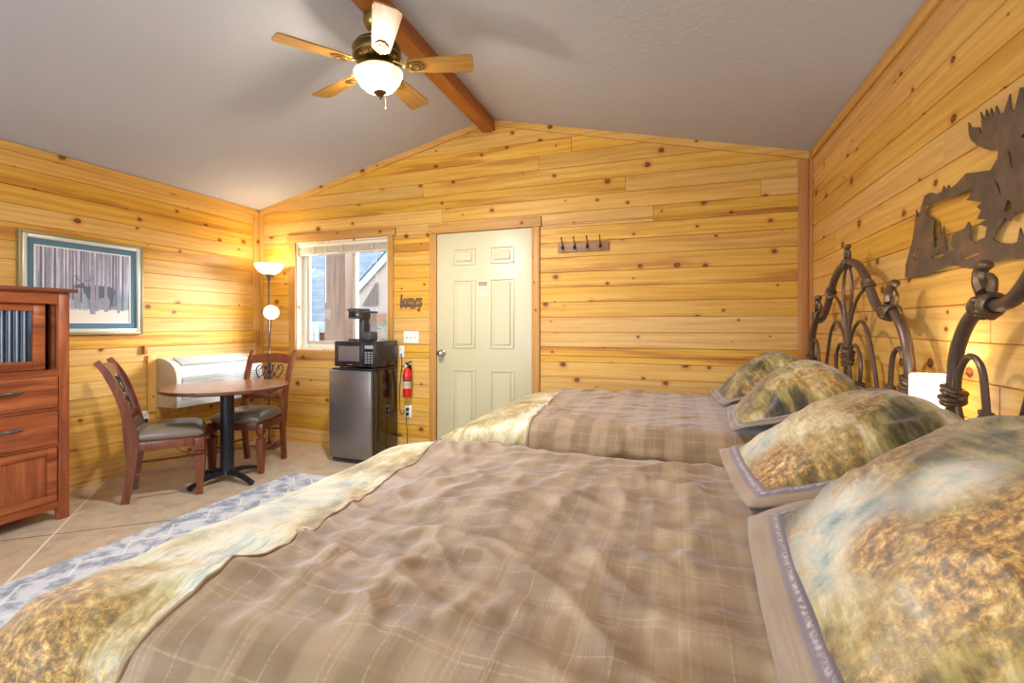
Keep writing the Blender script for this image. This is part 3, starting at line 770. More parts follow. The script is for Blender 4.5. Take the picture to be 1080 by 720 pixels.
b = MB(); b.box(.020, .102, -.042, .072, .087, .252, .014); b.build('water_tank', M['tankglass'], cm)
b = MB(); b.box(.017, .105, -.046, .076, .254, .272, .006); b.build('tank_lid', M['coffeeplastic'], cm)

# ------------------------------------------------------------------ air conditioner with its wood surround
py0, py1 = 2.83, 3.72
ac = thing('air_conditioner', 'cream through wall air conditioner on the left wall behind the table', 'air conditioner', (-L, py0, .53))
prof = [(.001, 0), (.255, .0), (.262, .02), (.262, .255), (.255, .30), (.228, .348), (.18, .388), (.12, .412), (.06, .422), (.001, .422)]
b = MB(); W = py1-py0
def prof_prism(b, y0, y1, pr, sc=1.0):
    b.prism(pr, lambda a, c, d: Vector((a, d, c)), y0, y1)
prof_prism(b, .012, W-.012, [(a*1.0 if a > .01 else a, c) for a, c in prof]); b.build('casing', M['ptac'], ac, ang=40)
for y0, y1 in ((0, .011), (W-.011, W)):
    b = MB(); prof_prism(b, y0, y1, [(min(a+.003, .266) if a > .01 else a, c+(.003 if c > .3 else 0)) for a, c in prof]); b.build('end_cap', M['ptacside'], ac)
b = MB()
for k in range(10):
    z = .072+k*.0188; b.box(.258, .271, .05, W-.04, z, z+.011, .002)
b.build('intake_louvre', M['ptac'], ac)
b = MB(); b.box(.2625, .2635, .045, W-.035, .066, .262); b.build('intake_recess', M['ptacgrille'], ac)
nrm = Matrix.Translation((.172, 0, .3925)) @ Matrix.Rotation(math.radians(32), 4, 'Y')
b = MB(); b.box(-.065, .062, .07, W-.12, -.001, .003, mat=nrm); b.build('outlet_recess', M['ptacgrille'], ac)
b = MB()
for k in range(7): b.box(-.060+k*.018, -.054+k*.018, .075, W-.125, .003, .012, .001, nrm)
b.build('outlet_vane', M['ptac'], ac)
b = MB(); b.box(-.03, .04, W-.10, W-.03, .002, .008, .002, nrm); b.build('control_cover', M['ptacside'], ac)
b = MB(); b.box(-L+.0005, -L+.022, py0-.075, py0-.003, .49, .985, .004); b.box(-L+.0005, -L+.022, py0-.003, py1+.05, .44, .527, .004)
o = b.build('wood_surround', M['pineZ']); tag(o, 'pine board frame around the air conditioner on the left wall', 'trim')
b = MB(); b.box(-.016, .016, -.014, .014, 0, .07, .003); o = b.build('mount_block', M['cornerpine'], loc=(-L+.018, py0-.098, 1.0)); tag(o, 'small dark wood block on the wall beside the air conditioner', 'block')
cord([(-L+.015, 2.735, .42), (-L+.05, 2.76, .36), (-L+.045, 2.84, .26), (-L+.04, 2.95, .16), (-L+.05, 3.10, .05), (-L+.06, 3.25, .006), (-4.16, 3.52, .005), (-4.06, 3.68, .005)], 'thin black cord trailing down the left wall behind the chair to the lamp', r=.003,
     plug=(-L+.009, -L+.034, 2.724, 2.75, .414, .442))

# ------------------------------------------------------------------ picture
pc = thing('framed_picture', 'framed print of an elk among birch trees with teal mat', 'picture', (-L, 2.313, 1.542))
hw, hh = .401, .371
def ring(b, w0, w1, x0, x1, bev=.002):     # rectangular ring between two inset distances
    for q in ((-hw+w0, -hw+w1, -hh+w0, hh-w0), (hw-w1, hw-w0, -hh+w0, hh-w0), (-hw+w1, hw-w1, -hh+w0, -hh+w1), (-hw+w1, hw-w1, hh-w1, hh-w0)): b.box(x0, x1, q[0], q[1], q[2], q[3], bev)
b = MB(); ring(b, 0, .020, .001, .030); b.build('outer_frame', M['oliveframe'], pc)
b = MB(); ring(b, .018, .048, .004, .026, .006); b.build('inner_frame', M['silverframe'], pc)
b = MB(); ring(b, .046, .090, .004, .010, 0); b.build('mat_board', M['matteal'], pc)
b = MB(); ring(b, .0895, .099, .004, .011, .001); b.build('mat_bevel', M['matcream'], pc)
pw, ph = hw-.099, hh-.099
def mk_printbg():
    t = NT('winter birch print'); o = t.obj(); x, y, z = t.sep(o)
    n = t.noise(t.vec(x, t.math('MULTIPLY', y, 26.0), t.math('MULTIPLY', z, 2.5)), 1.0, 5, .6); n2 = t.noise(o, 30, 5)
    c = t.ramp(n, [(.32, srgb(118, 122, 140)), (.5, srgb(190, 184, 196)), (.66, srgb(226, 220, 224))])
    low = t.math('MULTIPLY', t.ss(z, .03, -.09), t.ss(y, -.12, .02))
    c = t.mix(t.math('MULTIPLY', low, .75), c, t.mix(n2, srgb(86, 120, 132), srgb(140, 160, 164)))
    c = t.mix(t.ss(t.math('ADD', z, t.math('MULTIPLY', n2, .05)), -.14, -.16), c, srgb(228, 216, 202))
    t.bsdf(c, .75); return t.m
b = MB(); b.box(.002, .006, -pw-.004, pw+.004, -ph-.004, ph+.004); pr_ = b.build('print', mk_printbg(), pc)
rnd = random.Random(5)
for y, w, zb in ((-.27, .008, -.1), (-.225, .012, -.14), (-.15, .012, -.17), (-.10, .010, -.1), (-.03, .007, -.12), (.005, .009, -.1), (.045, .018, -.21), (.105, .010, -.17), (.16, .011, -.18), (.225, .010, -.2), (.255, .007, -.18), (-.06, .006, -.05), (.135, .006, -.1), (-.245, .006, -.12), (-.19, .008, -.12), (-.125, .005, -.08), (-.08, .007, -.10), (.022, .005, -.1), (.075, .012, -.185), (.185, .008, -.15), (.205, .006, -.14), (.135, .012, -.19), (-.012, .004, -.06)):
    pts = [(y-w, zb), (y+w, zb), (y+w*.75+rnd.uniform(-.004, .004), ph), (y-w*.75, ph)]
    b = MB(); b.prism(pts, lambda a, c, d: Vector((d, a, c)), (.0072 if w > .0115 else .0060), (.0078 if w > .0115 else .0063)); b.build('birch_trunk', M['trunkprint' if w > .0085 else 'trunkprint2'], pr_)
elk = [(-.075, -.005), (-.068, .012), (-.045, .016), (-.03, .022), (-.02, .03), (-.012, .02), (.005, .0), (.03, .012), (.09, .016), (.15, .012), (.185, .005), (.20, -.02), (.195, -.06), (.185, -.10), (.17, -.16), (.16, -.16), (.165, -.10), (.15, -.07), (.09, -.085), (.05, -.09), (.045, -.17), (.033, -.17), (.03, -.10), (.01, -.08), (-.005, -.045), (-.02, -.012), (-.045, -.012), (-.066, -.014)]
plate('elk_figure', [elk], lambda x, y, z: Vector((.0066+z, x, y)), .0006, M['elk'], pr_)
b = MB()
for sgn, oy in ((-1, -.026), (1, -.018)):
    b.tube([(.0068, oy, .028), (.0068, oy+sgn*.022, .05), (.0068, oy+sgn*.045+.012, .058), (.0068, oy+sgn*.06+.016, .085)], .0022, 5, sub=4)
    b.tube([(.0068, oy+sgn*.02, .049), (.0068, oy+sgn*.014, .072)], .0016, 5); b.tube([(.0068, oy+sgn*.04+.01, .056), (.0068, oy+sgn*.035+.012, .08)], .0016, 5)
b.build('antlers', M['elk'], pr_)

# ------------------------------------------------------------------ armoire
X0, X1 = -.545, 0.0        # depth (local x, front face at 0), local y 0 = right edge, runs to -1.1
AW, AH = 1.06, 1.455
am = thing('armoire', 'reddish brown wooden chest with drawers against the left wall', 'armoire', (-3.72, 1.909, 0))
b = MB(); b.box(X0-.01, .03, -AW-.035, .035, AH, AH+.024, .004); b.build('top', M['armoiredark'], am)
b = MB(); b.box(X0, -.02, -AW, -AW+.02, .10, AH, .001); b.box(X0, -.02, -.02, 0, .10, AH, .001); b.box(X0, X0+.012, -AW+.02, -.02, .10, AH); b.box(X0, -.03, -AW+.02, -.02, .10, .12); b.build('carcass', M['armoire'], am)
for y0, y1 in ((-.055, .003), (-AW-.003, -AW+.055)):
    b = MB(); b.box(-.045, 0, y0, y1, 0, AH, .004); b.build('stile', M['armoire'], am)
for y0, y1 in ((-.06, .0), (-AW, -AW+.06)):
    b = MB(); b.box(X0, X0+.05, y0, y1, 0, .10, .003); b.build('leg', M['armoire'], am)
b = MB(); b.box(-.035, -.002, -AW+.055, -.055, AH-.075, AH, .003); b.build('top_rail', M['armoireY'], am)
b = MB(); b.box(-.035, .004, -AW+.055, -.055, .925, .965, .003); b.box(-.035, -.004, -AW+.055, -.055, .705, .722, .002); b.box(-.035, -.004, -AW+.055, -.055, .475, .492, .002); b.build('cross_rail', M['armoireY'], am)
b = MB(); b.box(-.035, -.004, -AW+.055, -.055, .075, .125, .004); b.build('bottom_rail', M['armoireY'], am)
for y0, y1 in ((-.075, -.058), (-AW+.058, -AW+.075)): b = MB(); b.box(-.3, -.03, y0, y1, .965, AH-.075); b.build('niche_side', M['armoiredark'], am)
# upper sliding door with corrugated panel
ya, yb = -.105, -AW+.10
b = MB(); zt0, zt1 = .967, AH-.078
for q in ((ya-.06, ya, zt0, zt1), (yb, yb+.06, zt0, zt1), (yb+.06, ya-.06, zt0, zt0+.055), (yb+.06, ya-.06, zt1-.045, zt1)): b.box(-.060, -.034, q[0], q[1], q[2], q[3], .003)
ud = b.build('upper_door', M['armoireY'], am)
b = MB(); n = 220; A, B_ = [], []
for i in range(n+1):
    y = yb+.062+(ya-yb-.124)*i/n; x = -.052+.008*math.sin(2*PI*y/.034)
    A.append(b.bm.verts.new((x, y, zt0+.05))); B_.append(b.bm.verts.new((x, y, zt1-.04)))
for i in range(n): b.bm.faces.new((A[i], A[i+1], B_[i+1], B_[i]))
b.build('corrugated_panel', M['corrugated'], ud, ang=80)
for z0, z1 in ((.724, .923), (.494, .703)):
    b = MB(); b.box(-.03, .004, -AW+.06, -.06, z0, z1, .004); dw = b.build('drawer', M['armoireY'], am)
    for yc in (-.30, -.78):
        zc = (z0+z1)/2+.015
        b = MB(); b.tube([(.004, yc-.06, zc), (.020, yc-.045, zc+.002), (.030, yc, zc+.004), (.020, yc+.045, zc+.002), (.004, yc+.06, zc)], lambda t: .0055+.004*math.sin(PI*t), 10, sub=5)
        b.ell((.005, yc-.062, zc), (.006, .012, .010)); b.ell((.005, yc+.062, zc), (.006, .012, .010)); b.build('drawer_pull', M['chestpull'], dw)
for y0, y1 in ((-AW/2+.003, -.062), (-AW+.062, -AW/2-.003)):
    b = MB(); z0, z1 = .128, .472; w = .05
    for q in ((y0, y0+w, z0, z1), (y1-w, y1, z0, z1), (y0+w, y1-w, z0, z0+w), (y0+w, y1-w, z1-w, z1)): b.box(-.028, .0, q[0], q[1], q[2], q[3], .003)
    ld = b.build('lower_door', M['armoireY'], am)
    b = MB(); b.box(-.022, -.008, y0+w, y1-w, z0+w, z1-w)
    for k in range(3): yy = y0+w+(y1-y0-2*w)*(k/3); b.box(-.010, -.006, yy+.004, yy+(y1-y0-2*w)/3-.004, z0+w+.004, z1-w-.004, .002)
    b.build('door_panel', M['armoire'], ld)

# ------------------------------------------------------------------ table
tb = thing('pedestal_table', 'round wooden pedestal table on a black cross base by the window', 'table', (-3.412, 2.79, 0))
b = MB(); b.lathe([(.001, .732), (.435, .732), (.447, .738), (.450, .748), (.447, .7575), (.001, .7575)], n=72); b.build('top', M['tableedge'], tb)
b = MB(); b.lathe([(.001, .7577), (.444, .7577), (.441, .761), (.001, .761)], n=72); b.build('top_veneer', M['tabletop'], tb)
b = MB(); b.lathe([(.058, .05), (.052, .07), (.050, .09), (.050, .726), (.12, .726), (.12, .7315)], n=32); b.build('column', M['pedestal'], tb)
b = MB(); b.box(-.16, .16, -.022, .022, .721, .731); b.box(-.022, .022, -.16, .16, .721, .731); b.build('top_spider', M['pedestal'], tb)
for k in range(4):
    a = math.radians(-6+90*k); cx, sx = math.cos(a), math.sin(a)
    P_ = [(.03*cx, .03*sx, .062), (.12*cx, .12*sx, .062), (.21*cx, .21*sx, .046), (.28*cx, .28*sx, .026), (.30*cx, .30*sx, .018)]
    b = MB(); b.tube(P_, lambda t: .034-.010*t, 10, sub=4, flat=.55); b.lathe([(.014, 0), (.018, .003), (.018, .010), (.010, .014)], (.285*cx, .285*sx, 0), 14); b.build('foot', M['pedestal'], tb)

# ------------------------------------------------------------------ dining chairs (front is local +y)
def build_chair():
    t = thing('dining_chair', '', 'chair', (0, 0, 0), 0, 'dining chairs at the round table')
    sh = .435                                                 # top of the seat frame
    def leg_front(x):
        b = MB(); y = .20
        b.box(x-.030, x+.030, y-.030, y+.030, .34, sh, .005)
        b.lathe([(.026, .342), (.018, .334), (.030, .325), (.030, .317), (.018, .308), (.026, .300)], (x, y, 0), 18)
        q = [(.029, .302), (.029, .285), (.019, .0)]; rings = []
        for h, z in q: rings.append([b.bm.verts.new((x+sx*h, y+sy*h, z)) for sx, sy in ((-1, -1), (1, -1), (1, 1), (-1, 1))])
        for A, B2 in zip(rings, rings[1:]):
            for i in range(4): b.bm.faces.new((A[i], A[(i+1) % 4], B2[(i+1) % 4], B2[i]))
        b.bm.faces.new(rings[0]); b.bm.faces.new(rings[-1][::-1])
        return b
    for x in (-.210, .210): leg_front(x).build('leg', M['chair'], t)
    side = [(-.235, 0), (-.212, .15), (-.198, .30), (-.196, .42), (-.206, .52), (-.230, .66), (-.275, .82), (-.330, .95), (-.380, 1.03)]   # y, z of the rear post
    for sx in (-1, 1):
        b = MB(); P_ = smooth_path([(0, y, z) for y, z in side], 5); k = len(P_); rings = []
        for i, p in enumerate(P_):
            tg = (P_[min(i+1, k-1)]-P_[max(i-1, 0)]).normalized(); nn = Vector((0, tg.z, -tg.y))
            w = .024+.018*math.exp(-((p.z-.45)/.13)**2)-(.006 if p.z > .9 else 0)*(p.z-.9)/.13; xc = sx*(.185-.010*max(0, (.45-p.z)/.45)+.022*max(0, (p.z-.45)/.58))
            rings.append([b.bm.verts.new(Vector((xc+ax*.016, p.y, p.z))+nn*(ay*w)) for ax, ay in ((-1, -1), (1, -1), (1, 1), (-1, 1))])
        for A, B2 in zip(rings, rings[1:]):
            for i in range(4): b.bm.faces.new((A[i], A[(i+1) % 4], B2[(i+1) % 4], B2[i]))
        b.bm.faces.new(rings[0][::-1]); b.bm.faces.new(rings[-1])
        b.build('back_post', M['chair'], t)
    b = MB(); b.box(-.182, .182, .186, .210, sh-.065, sh, .003); b.box(-.170, .170, -.200, -.180, sh-.065, sh, .003)
    for sx in (-1, 1):
        m = Matrix.Translation((sx*.195, 0, 0)) @ Matrix.Rotation(sx*-.05, 4, 'Z'); b.box(-.011, .011, -.185, .18, sh-.065, sh, .003, m)
    b.build('seat_frame', M['chair'], t)
    b = MB(); nx, ny = 22, 22; top = {}
    def sx_(v): return .200+.030*(v+1)/2
    for s_ in (1, -1):
        for i in range(nx+1):
            for j in range(ny+1):
                u, v = -1+2*i/nx, -1+2*j/ny
                e = max(0, (1-abs(u)**3.2))**.5*max(0, (1-abs(v)**3.2))**.5
                edge = (i in (0, nx) or j in (0, ny))
                cl = 1-.05*(u*u*v*v)
                z = (sh+.026+.070*e+.012*min(1, e*3) if s_ > 0 else sh+.028-.030*min(1, e*4)) if not edge else sh+.028
                if edge and s_ < 0: continue
                top[(i, j, s_)] = b.bm.verts.new((u*sx_(v)*cl, .012+v*.222*cl, z))
    for s_ in (1, -1):
        for i in range(nx):
            for j in range(ny):
                ks = [(i, j), (i+1, j), (i+1, j+1), (i, j+1)]
                b.bm.faces.new([top.get(k+(s_,)) or top[k+(1,)] for k in ks])
    b.build('seat_cushion', M['leather'], t, ang=70)
    for sx in (-1, 1):
        b = MB(); b.tube([(sx*.183, -.203, .20), (sx*.203, .195, .205)], .009, 8); b.build('stretcher', M['chair'], t)
    b = MB(); b.tube([(-.175, -.200, .30), (.175, -.200, .30)], .008, 8); b.build('stretcher', M['chair'], t)
    def yb_(z): return -.206-.022*(z-.52)/.14 if z < .66 else (-.228-.047*(z-.66)/.16 if z < .82 else -.275-.055*(z-.82)/.13)
    b = MB(); n = 16; rows = []                                 # crest rail, arched and bowed
    for i in range(n+1):
        u = -1+2*i/n; x = u*.196; bow = -.014*(1-u*u); zt_ = .985+.022*(1-u*u); zb = .905+.014*(1-u*u)
        rows.append([b.bm.verts.new((x, yb_(zb)+bow+.010, zb)), b.bm.verts.new((x, yb_(zt_)+bow+.010, zt_)), b.bm.verts.new((x, yb_(zt_)+bow-.010, zt_)), b.bm.verts.new((x, yb_(zb)+bow-.010, zb))])
    for A, B2 in zip(rows, rows[1:]):
        for i in range(4): b.bm.faces.new((A[i], A[(i+1) % 4], B2[(i+1) % 4], B2[i]))
    b.bm.faces.new(rows[0][::-1]); b.bm.faces.new(rows[-1]); b.build('crest_rail', M['chair'], t)
    b = MB(); b.box(-.186, .186, yb_(.605)-.010, yb_(.605)+.008, .585, .630, .003); b.build('lower_rail', M['chair'], t)
    def ir(pts, r=.0045):
        b = MB(); b.tube([(x, yb_(z)-.004-.010*(1-(x/.19)**2), z) for x, z in pts], r, 8, sub=5); b.build('iron_scroll', M['blackiron'], t)
    for s_ in (-1, 1):
        ir([(s_*.022, .63), (s_*.028, .74), (s_*.020, .83), (s_*.035, .91)])
        ir([(s_*.012, .90), (s_*.045, .82), (s_*.085, .78), (s_*.115, .81), (s_*.130, .86), (s_*.105, .895), (s_*.082, .875), (s_*.095, .855)])
        ir([(s_*.010, .645), (s_*.06, .640), (s_*.105, .665), (s_*.120, .71), (s_*.095, .745), (s_*.070, .725), (s_*.082, .705)])
        ir([(s_*.07, .905), (s_*.075, .86), (s_*.05, .80), (s_*.025, .765)])
    b = MB(); z = .69
    for z, s_ in ((.69, .016), (.76, .012), (.83, .012)): b.ell((0, yb_(z)-.012, z), (s_*1.5, .010, s_*1.3))
    b.tube([(0, yb_(.63)-.010, .62), (0, yb_(.76)-.012, .76), (0, yb_(.91)-.010, .915)], .0045, 8); b.build('iron_ornament', M['blackiron'], t)
    return t
ch = build_chair()
ch.location = (-3.606, 2.466, 0); ch.rotation_euler = (0, 0, math.radians(51-90)); ch.scale = (1, 1, .97)
ch['label'] = 'dark wooden dining chair seen from its side, nearest the tall chest'
c2 = copy_tree(ch); c2.location = (-3.551, 3.134, 0); c2.rotation_euler = (0, 0, math.radians(-73-90))
c2['label'] = 'dark wooden dining chair facing forward behind the table near the floor lamp'

# ------------------------------------------------------------------ floor lamp
lp = thing('floor_lamp', 'slim floor lamp with lit bowl and reading light in the corner', 'floor lamp', (-3.945, 3.70, 0))
b = MB(); b.lathe([(.001, 0), (.125, 0), (.128, .008), (.118, .020), (.05, .028), (.016, .04), (.011, .06), (.001, .06)], n=36); b.build('base', M['lampmetal'], lp)
b = MB(); b.lathe([(.0095, .05), (.0095, .9), (.012, .905), (.012, .915), (.0095, .92), (.0095, 1.70), (.016, 1.71), (.024, 1.745), (.038, 1.765), (.040, 1.775), (.001, 1.775)], n=18); b.build('pole', M['lampmetal'], lp)
b = MB(); b.lathe([(.030, 1.765), (.055, 1.770), (.090, 1.790), (.118, 1.820), (.133, 1.852), (.138, 1.875), (.133, 1.875), (.114, 1.824), (.086, 1.795), (.053, 1.776), (.030, 1.771)], n=48, cap=False); b.build('glass_bowl', M['torchbowl'], lp)
b = MB(); b.ell((0, 0, 1.83), (.028, .028, .036)); b.build('bulb', M['bulb'], lp)
hx = Vector((.125, -.09, 1.375))
b = MB(); b.tube([(0, 0, 1.00), (.030, -.02, 1.06), (.065, -.045, 1.18), (.10, -.065, 1.30), (.118, -.078, 1.355)], .006, 8, sub=5); b.ell((0, 0, 1.00), (.014, .014, .02)); am_ = b.build('gooseneck_arm', M['lampmetal'], lp)
fwd = (Vector((0, 0, 1.25))-(Vector((-3.945, 3.70, 0))+hx)).normalized()
mt = Matrix.Translation(hx) @ fwd.to_track_quat('Z', 'Y').to_matrix().to_4x4()
b = MB(); b.lathe([(.018, -.06), (.03, -.05), (.055, -.02), (.072, .025), (.069, .025), (.051, -.017), (.028, -.044)], n=32, mat=mt, cap=False); b.build('reading_shade', M['reading'], am_)
b = MB(); b.ell(hx+fwd*-.012, (.028, .028, .028)); b.build('reading_bulb', M['bulb'], am_)

# ------------------------------------------------------------------ ceiling fan
FX, FY = -1.618, 2.25
fan = thing('ceiling_fan', 'five blade ceiling fan with lit glass bowl hanging from the ridge beam', 'ceiling fan', (FX, FY, 2.994))
fan.rotation_euler = (math.radians(2.5), math.radians(-3.0), 0)
b = MB(); b.lathe([(.066, -.002), (.066, -.012), (.062, -.035), (.050, -.062), (.030, -.078), (.016, -.082)], n=36); b.build('canopy', M['bronze'], fan)
b = MB(); b.lathe([(.012, -.07), (.012, -.128)], n=16); b.build('downrod', M['darkbronze'], fan)
b = MB(); b.lathe([(.014, -.098), (.030, -.102), (.050, -.110), (.092, -.116), (.120, -.130), (.132, -.152), (.134, -.180), (.132, -.196), (.118, -.210), (.112, -.218), (.090, -.226), (.060, -.232), (.052, -.236)], n=48)
mh = b.build('motor_housing', M['darkbronze'], fan, loc=(0, 0, -.022))
b = MB()
for k in range(10):
    a = 2*PI*k/10; b.ell((.106*math.cos(a), .106*math.sin(a), -.219), (.020, .013, .010), Matrix.Rotation(a, 4, 'Z'))
b.torus((0, 0, -.154), (0, 0, 1), .133, .004, 48, 6); b.torus((0, 0, -.198), (0, 0, 1), .132, .005, 48, 6); b.build('housing_ornament', M['bronze'], mh)
bz = -.274
for k in range(5):
    a = math.radians(22+72*k); mrot = Matrix.Rotation(a, 4, 'Z') @ Matrix.Translation((0, 0, bz)) @ Matrix.Rotation(math.radians(-12), 4, 'X')
    b = MB(); r0, r1 = .175, .545
    out = [(r0, -.046), (r0+.1, -.055), (r1-.03, -.070), (r1-.008, -.064), (r1, -.045), (r1, .045), (r1-.008, .064), (r1-.03, .070), (r0+.1, .055), (r0, .046), (r0-.012, .03), (r0-.012, -.03)]
    vs = b.prism(out, lambda x, y, d: Vector((x, y, d)), -.004, .004)
    bo = b.build('blade', M['blade'], fan); bo.matrix_local = mrot
    b = MB()
    vs = b.tube([(.09, 0, .026), (.12, 0, .012), (.15, 0, -.004), (.18, 0, -.007)], lambda t: .016-.004*t, 8, sub=4, flat=.5)
    vs += b.prism([(.165, -.024), (.20, -.036), (.235, -.034), (.262, -.012), (.262, .012), (.235, .034), (.20, .036), (.165, .024)], lambda x, y, d: Vector((x, y, d)), -.010, -.0045)
    n0 = len(b.bm.verts); b.torus((.208, 0, -.010), (0, 0, 1), .024, .004, 20, 6); b.bm.verts.ensure_lookup_table(); b.build('blade_iron', M['bronze'], bo)
b = MB(); b.lathe([(.052, -.234), (.056, -.25), (.050, -.262), (.075, -.268), (.118, -.272), (.122, -.280), (.116, -.286), (.05, -.286)], n=40); b.build('light_fitter', M['bronze'], fan, loc=(0, 0, -.022))
b = MB(); prof_b = [(.128, -.284), (.136, -.292), (.134, -.304), (.126, -.318), (.122, -.334), (.106, -.364), (.080, -.394), (.048, -.414), (.018, -.420)]
b.lathe(prof_b+[(r_-.004 if r_ > .02 else r_, z+.003) for r_, z in prof_b[::-1]], n=48, cap=False); gb = b.build('glass_bowl', M['bowl'], fan, loc=(0, 0, -.0646)); gb.scale = (1, 1, .85)
for k in range(3):
    a = 2*PI*k/3; b = MB(); b.ell((.06*math.cos(a), .06*math.sin(a), -.335), (.024, .024, .034)); b.build('bulb', M['bulb'], fan)
b = MB(); b.lathe([(.001, -.414), (.036, -.415), (.038, -.421), (.026, -.428), (.018, -.440), (.010, -.447), (.008, -.455), (.001, -.458)], n=24); b.build('finial', M['darkbronze'], fan)
b = MB(); b.tube([(.02, .02, -.425), (.02, .02, -.50)], .0012, 5); b.ell((.02, .02, -.505), (.004, .004, .008)); b.build('pull_chain', M['bronze'], fan)

# ------------------------------------------------------------------ moose wall art (cut steel plate, hung 1.5 cm off the right wall)
outer = [(1.95, 1.913), (1.936, 1.892), (1.896, 1.874), (1.883, 1.85), (1.874, 1.849), (1.886, 1.92), (1.867, 1.885), (1.857, 1.915), (1.846, 1.885), (1.834, 1.909), (1.821, 1.877), (1.809, 1.905), (1.794, 1.872), (1.773, 1.87), (1.749, 1.912), (1.743, 1.863), (1.729, 1.852), (1.706, 1.911), (1.694, 1.905), (1.690, 1.845), (1.668, 1.835),
    (1.640, 1.80), (1.600, 1.79), (1.570, 1.84), (1.555, 1.905), (1.540, 1.86), (1.515, 1.915), (1.50, 1.87), (1.475, 1.92), (1.46, 1.88), (1.43, 1.915), (1.42, 1.86), (1.39, 1.885), (1.385, 1.84), (1.42, 1.80), (1.48, 1.775), (1.55, 1.765), (1.575, 1.74), (1.565, 1.70), (1.52, 1.655), (1.46, 1.62), (1.43, 1.585), (1.44, 1.555), (1.48, 1.55), (1.53, 1.575), (1.575, 1.59), (1.585, 1.555), (1.60, 1.50), (1.56, 1.485), (1.45, 1.49), (1.36, 1.50), (1.32, 1.56), (1.305, 1.50), (1.27, 1.61), (1.25, 1.50), (1.20, 1.47), (1.16, 1.43), (1.28, 1.425), (1.42, 1.435), (1.56, 1.425),
    (1.694, 1.429), (1.765, 1.438), (1.843, 1.434), (1.91, 1.424), (1.965, 1.437), (2.07, 1.459), (2.173, 1.439), (2.254, 1.437), (2.399, 1.445), (2.393, 1.499), (2.36, 1.549), (2.335, 1.588), (2.319, 1.639), (2.304, 1.708), (2.288, 1.671), (2.254, 1.72), (2.236, 1.747), (2.193, 1.747), (2.153, 1.729), (2.114, 1.729), (2.101, 1.746), (2.088, 1.726), (2.07, 1.741), (2.058, 1.724), (2.024, 1.729), (1.962, 1.75), (1.896, 1.733), (1.836, 1.72), (1.803, 1.744), (1.796, 1.772), (1.83, 1.777), (1.871, 1.8), (1.902, 1.819), (1.936, 1.851), (1.948, 1.875)]
holes = [[(2.229, 1.705), (2.139, 1.705), (2.017, 1.69), (1.926, 1.69), (1.941, 1.667), (1.962, 1.66), (1.876, 1.632), (1.905, 1.624), (1.881, 1.606), (1.905, 1.584), (1.853, 1.573), (1.896, 1.567), (1.853, 1.549), (1.862, 1.519), (1.896, 1.516), (1.905, 1.508), (1.941, 1.524), (1.946, 1.543), (1.936, 1.563), (1.951, 1.585), (1.967, 1.569), (2.017, 1.563), (2.046, 1.558), (2.052, 1.526), (2.034, 1.507), (2.082, 1.511), (2.095, 1.56), (2.101, 1.602), (2.114, 1.564), (2.126, 1.618), (2.139, 1.54), (2.166, 1.531), (2.18, 1.597), (2.166, 1.637), (2.214, 1.662), (2.243, 1.683)],
    [(1.825, 1.506), (1.807, 1.535), (1.773, 1.561), (1.749, 1.545), (1.737, 1.564), (1.694, 1.565), (1.66, 1.555), (1.655, 1.515), (1.68, 1.492), (1.694, 1.489), (1.706, 1.517), (1.717, 1.479), (1.741, 1.478), (1.794, 1.49)],
    [(1.773, 1.578), (1.765, 1.601), (1.757, 1.613), (1.741, 1.595), (1.735, 1.580), (1.753, 1.574)],
    [(2.335, 1.526), (2.311, 1.553), (2.265, 1.546), (2.288, 1.519), (2.311, 1.504)], [(2.173, 1.489), (2.095, 1.496), (2.114, 1.509), (2.186, 1.505)], [(2.006, 1.473), (1.91, 1.479), (1.891, 1.47), (1.962, 1.461)],
    [(1.76, 1.76), (1.752, 1.74), (1.742, 1.70), (1.735, 1.69), (1.745, 1.74)], [(1.82, 1.69), (1.80, 1.65), (1.785, 1.625), (1.793, 1.66)], [(1.70, 1.775), (1.70, 1.765), (1.66, 1.76), (1.67, 1.772)]]
ma = thing('moose_wall_art', 'cut metal moose and forest silhouette on the right wall', 'wall art', (R-.018, 1.80, 1.42))
plate('silhouette', [outer]+holes, lambda x, y, z: Vector((z, x-1.80, y-1.42)), .004, M['moose'], ma)
b = MB()
for y, z in ((2.30, 1.50), (1.80, 1.80), (1.45, 1.50), (1.46, 1.84)): b.box(.002, .0175, y-1.80-.006, y-1.80+.006, z-1.42-.006, z-1.42+.006)
b.build('standoff', M['blackiron'], ma)

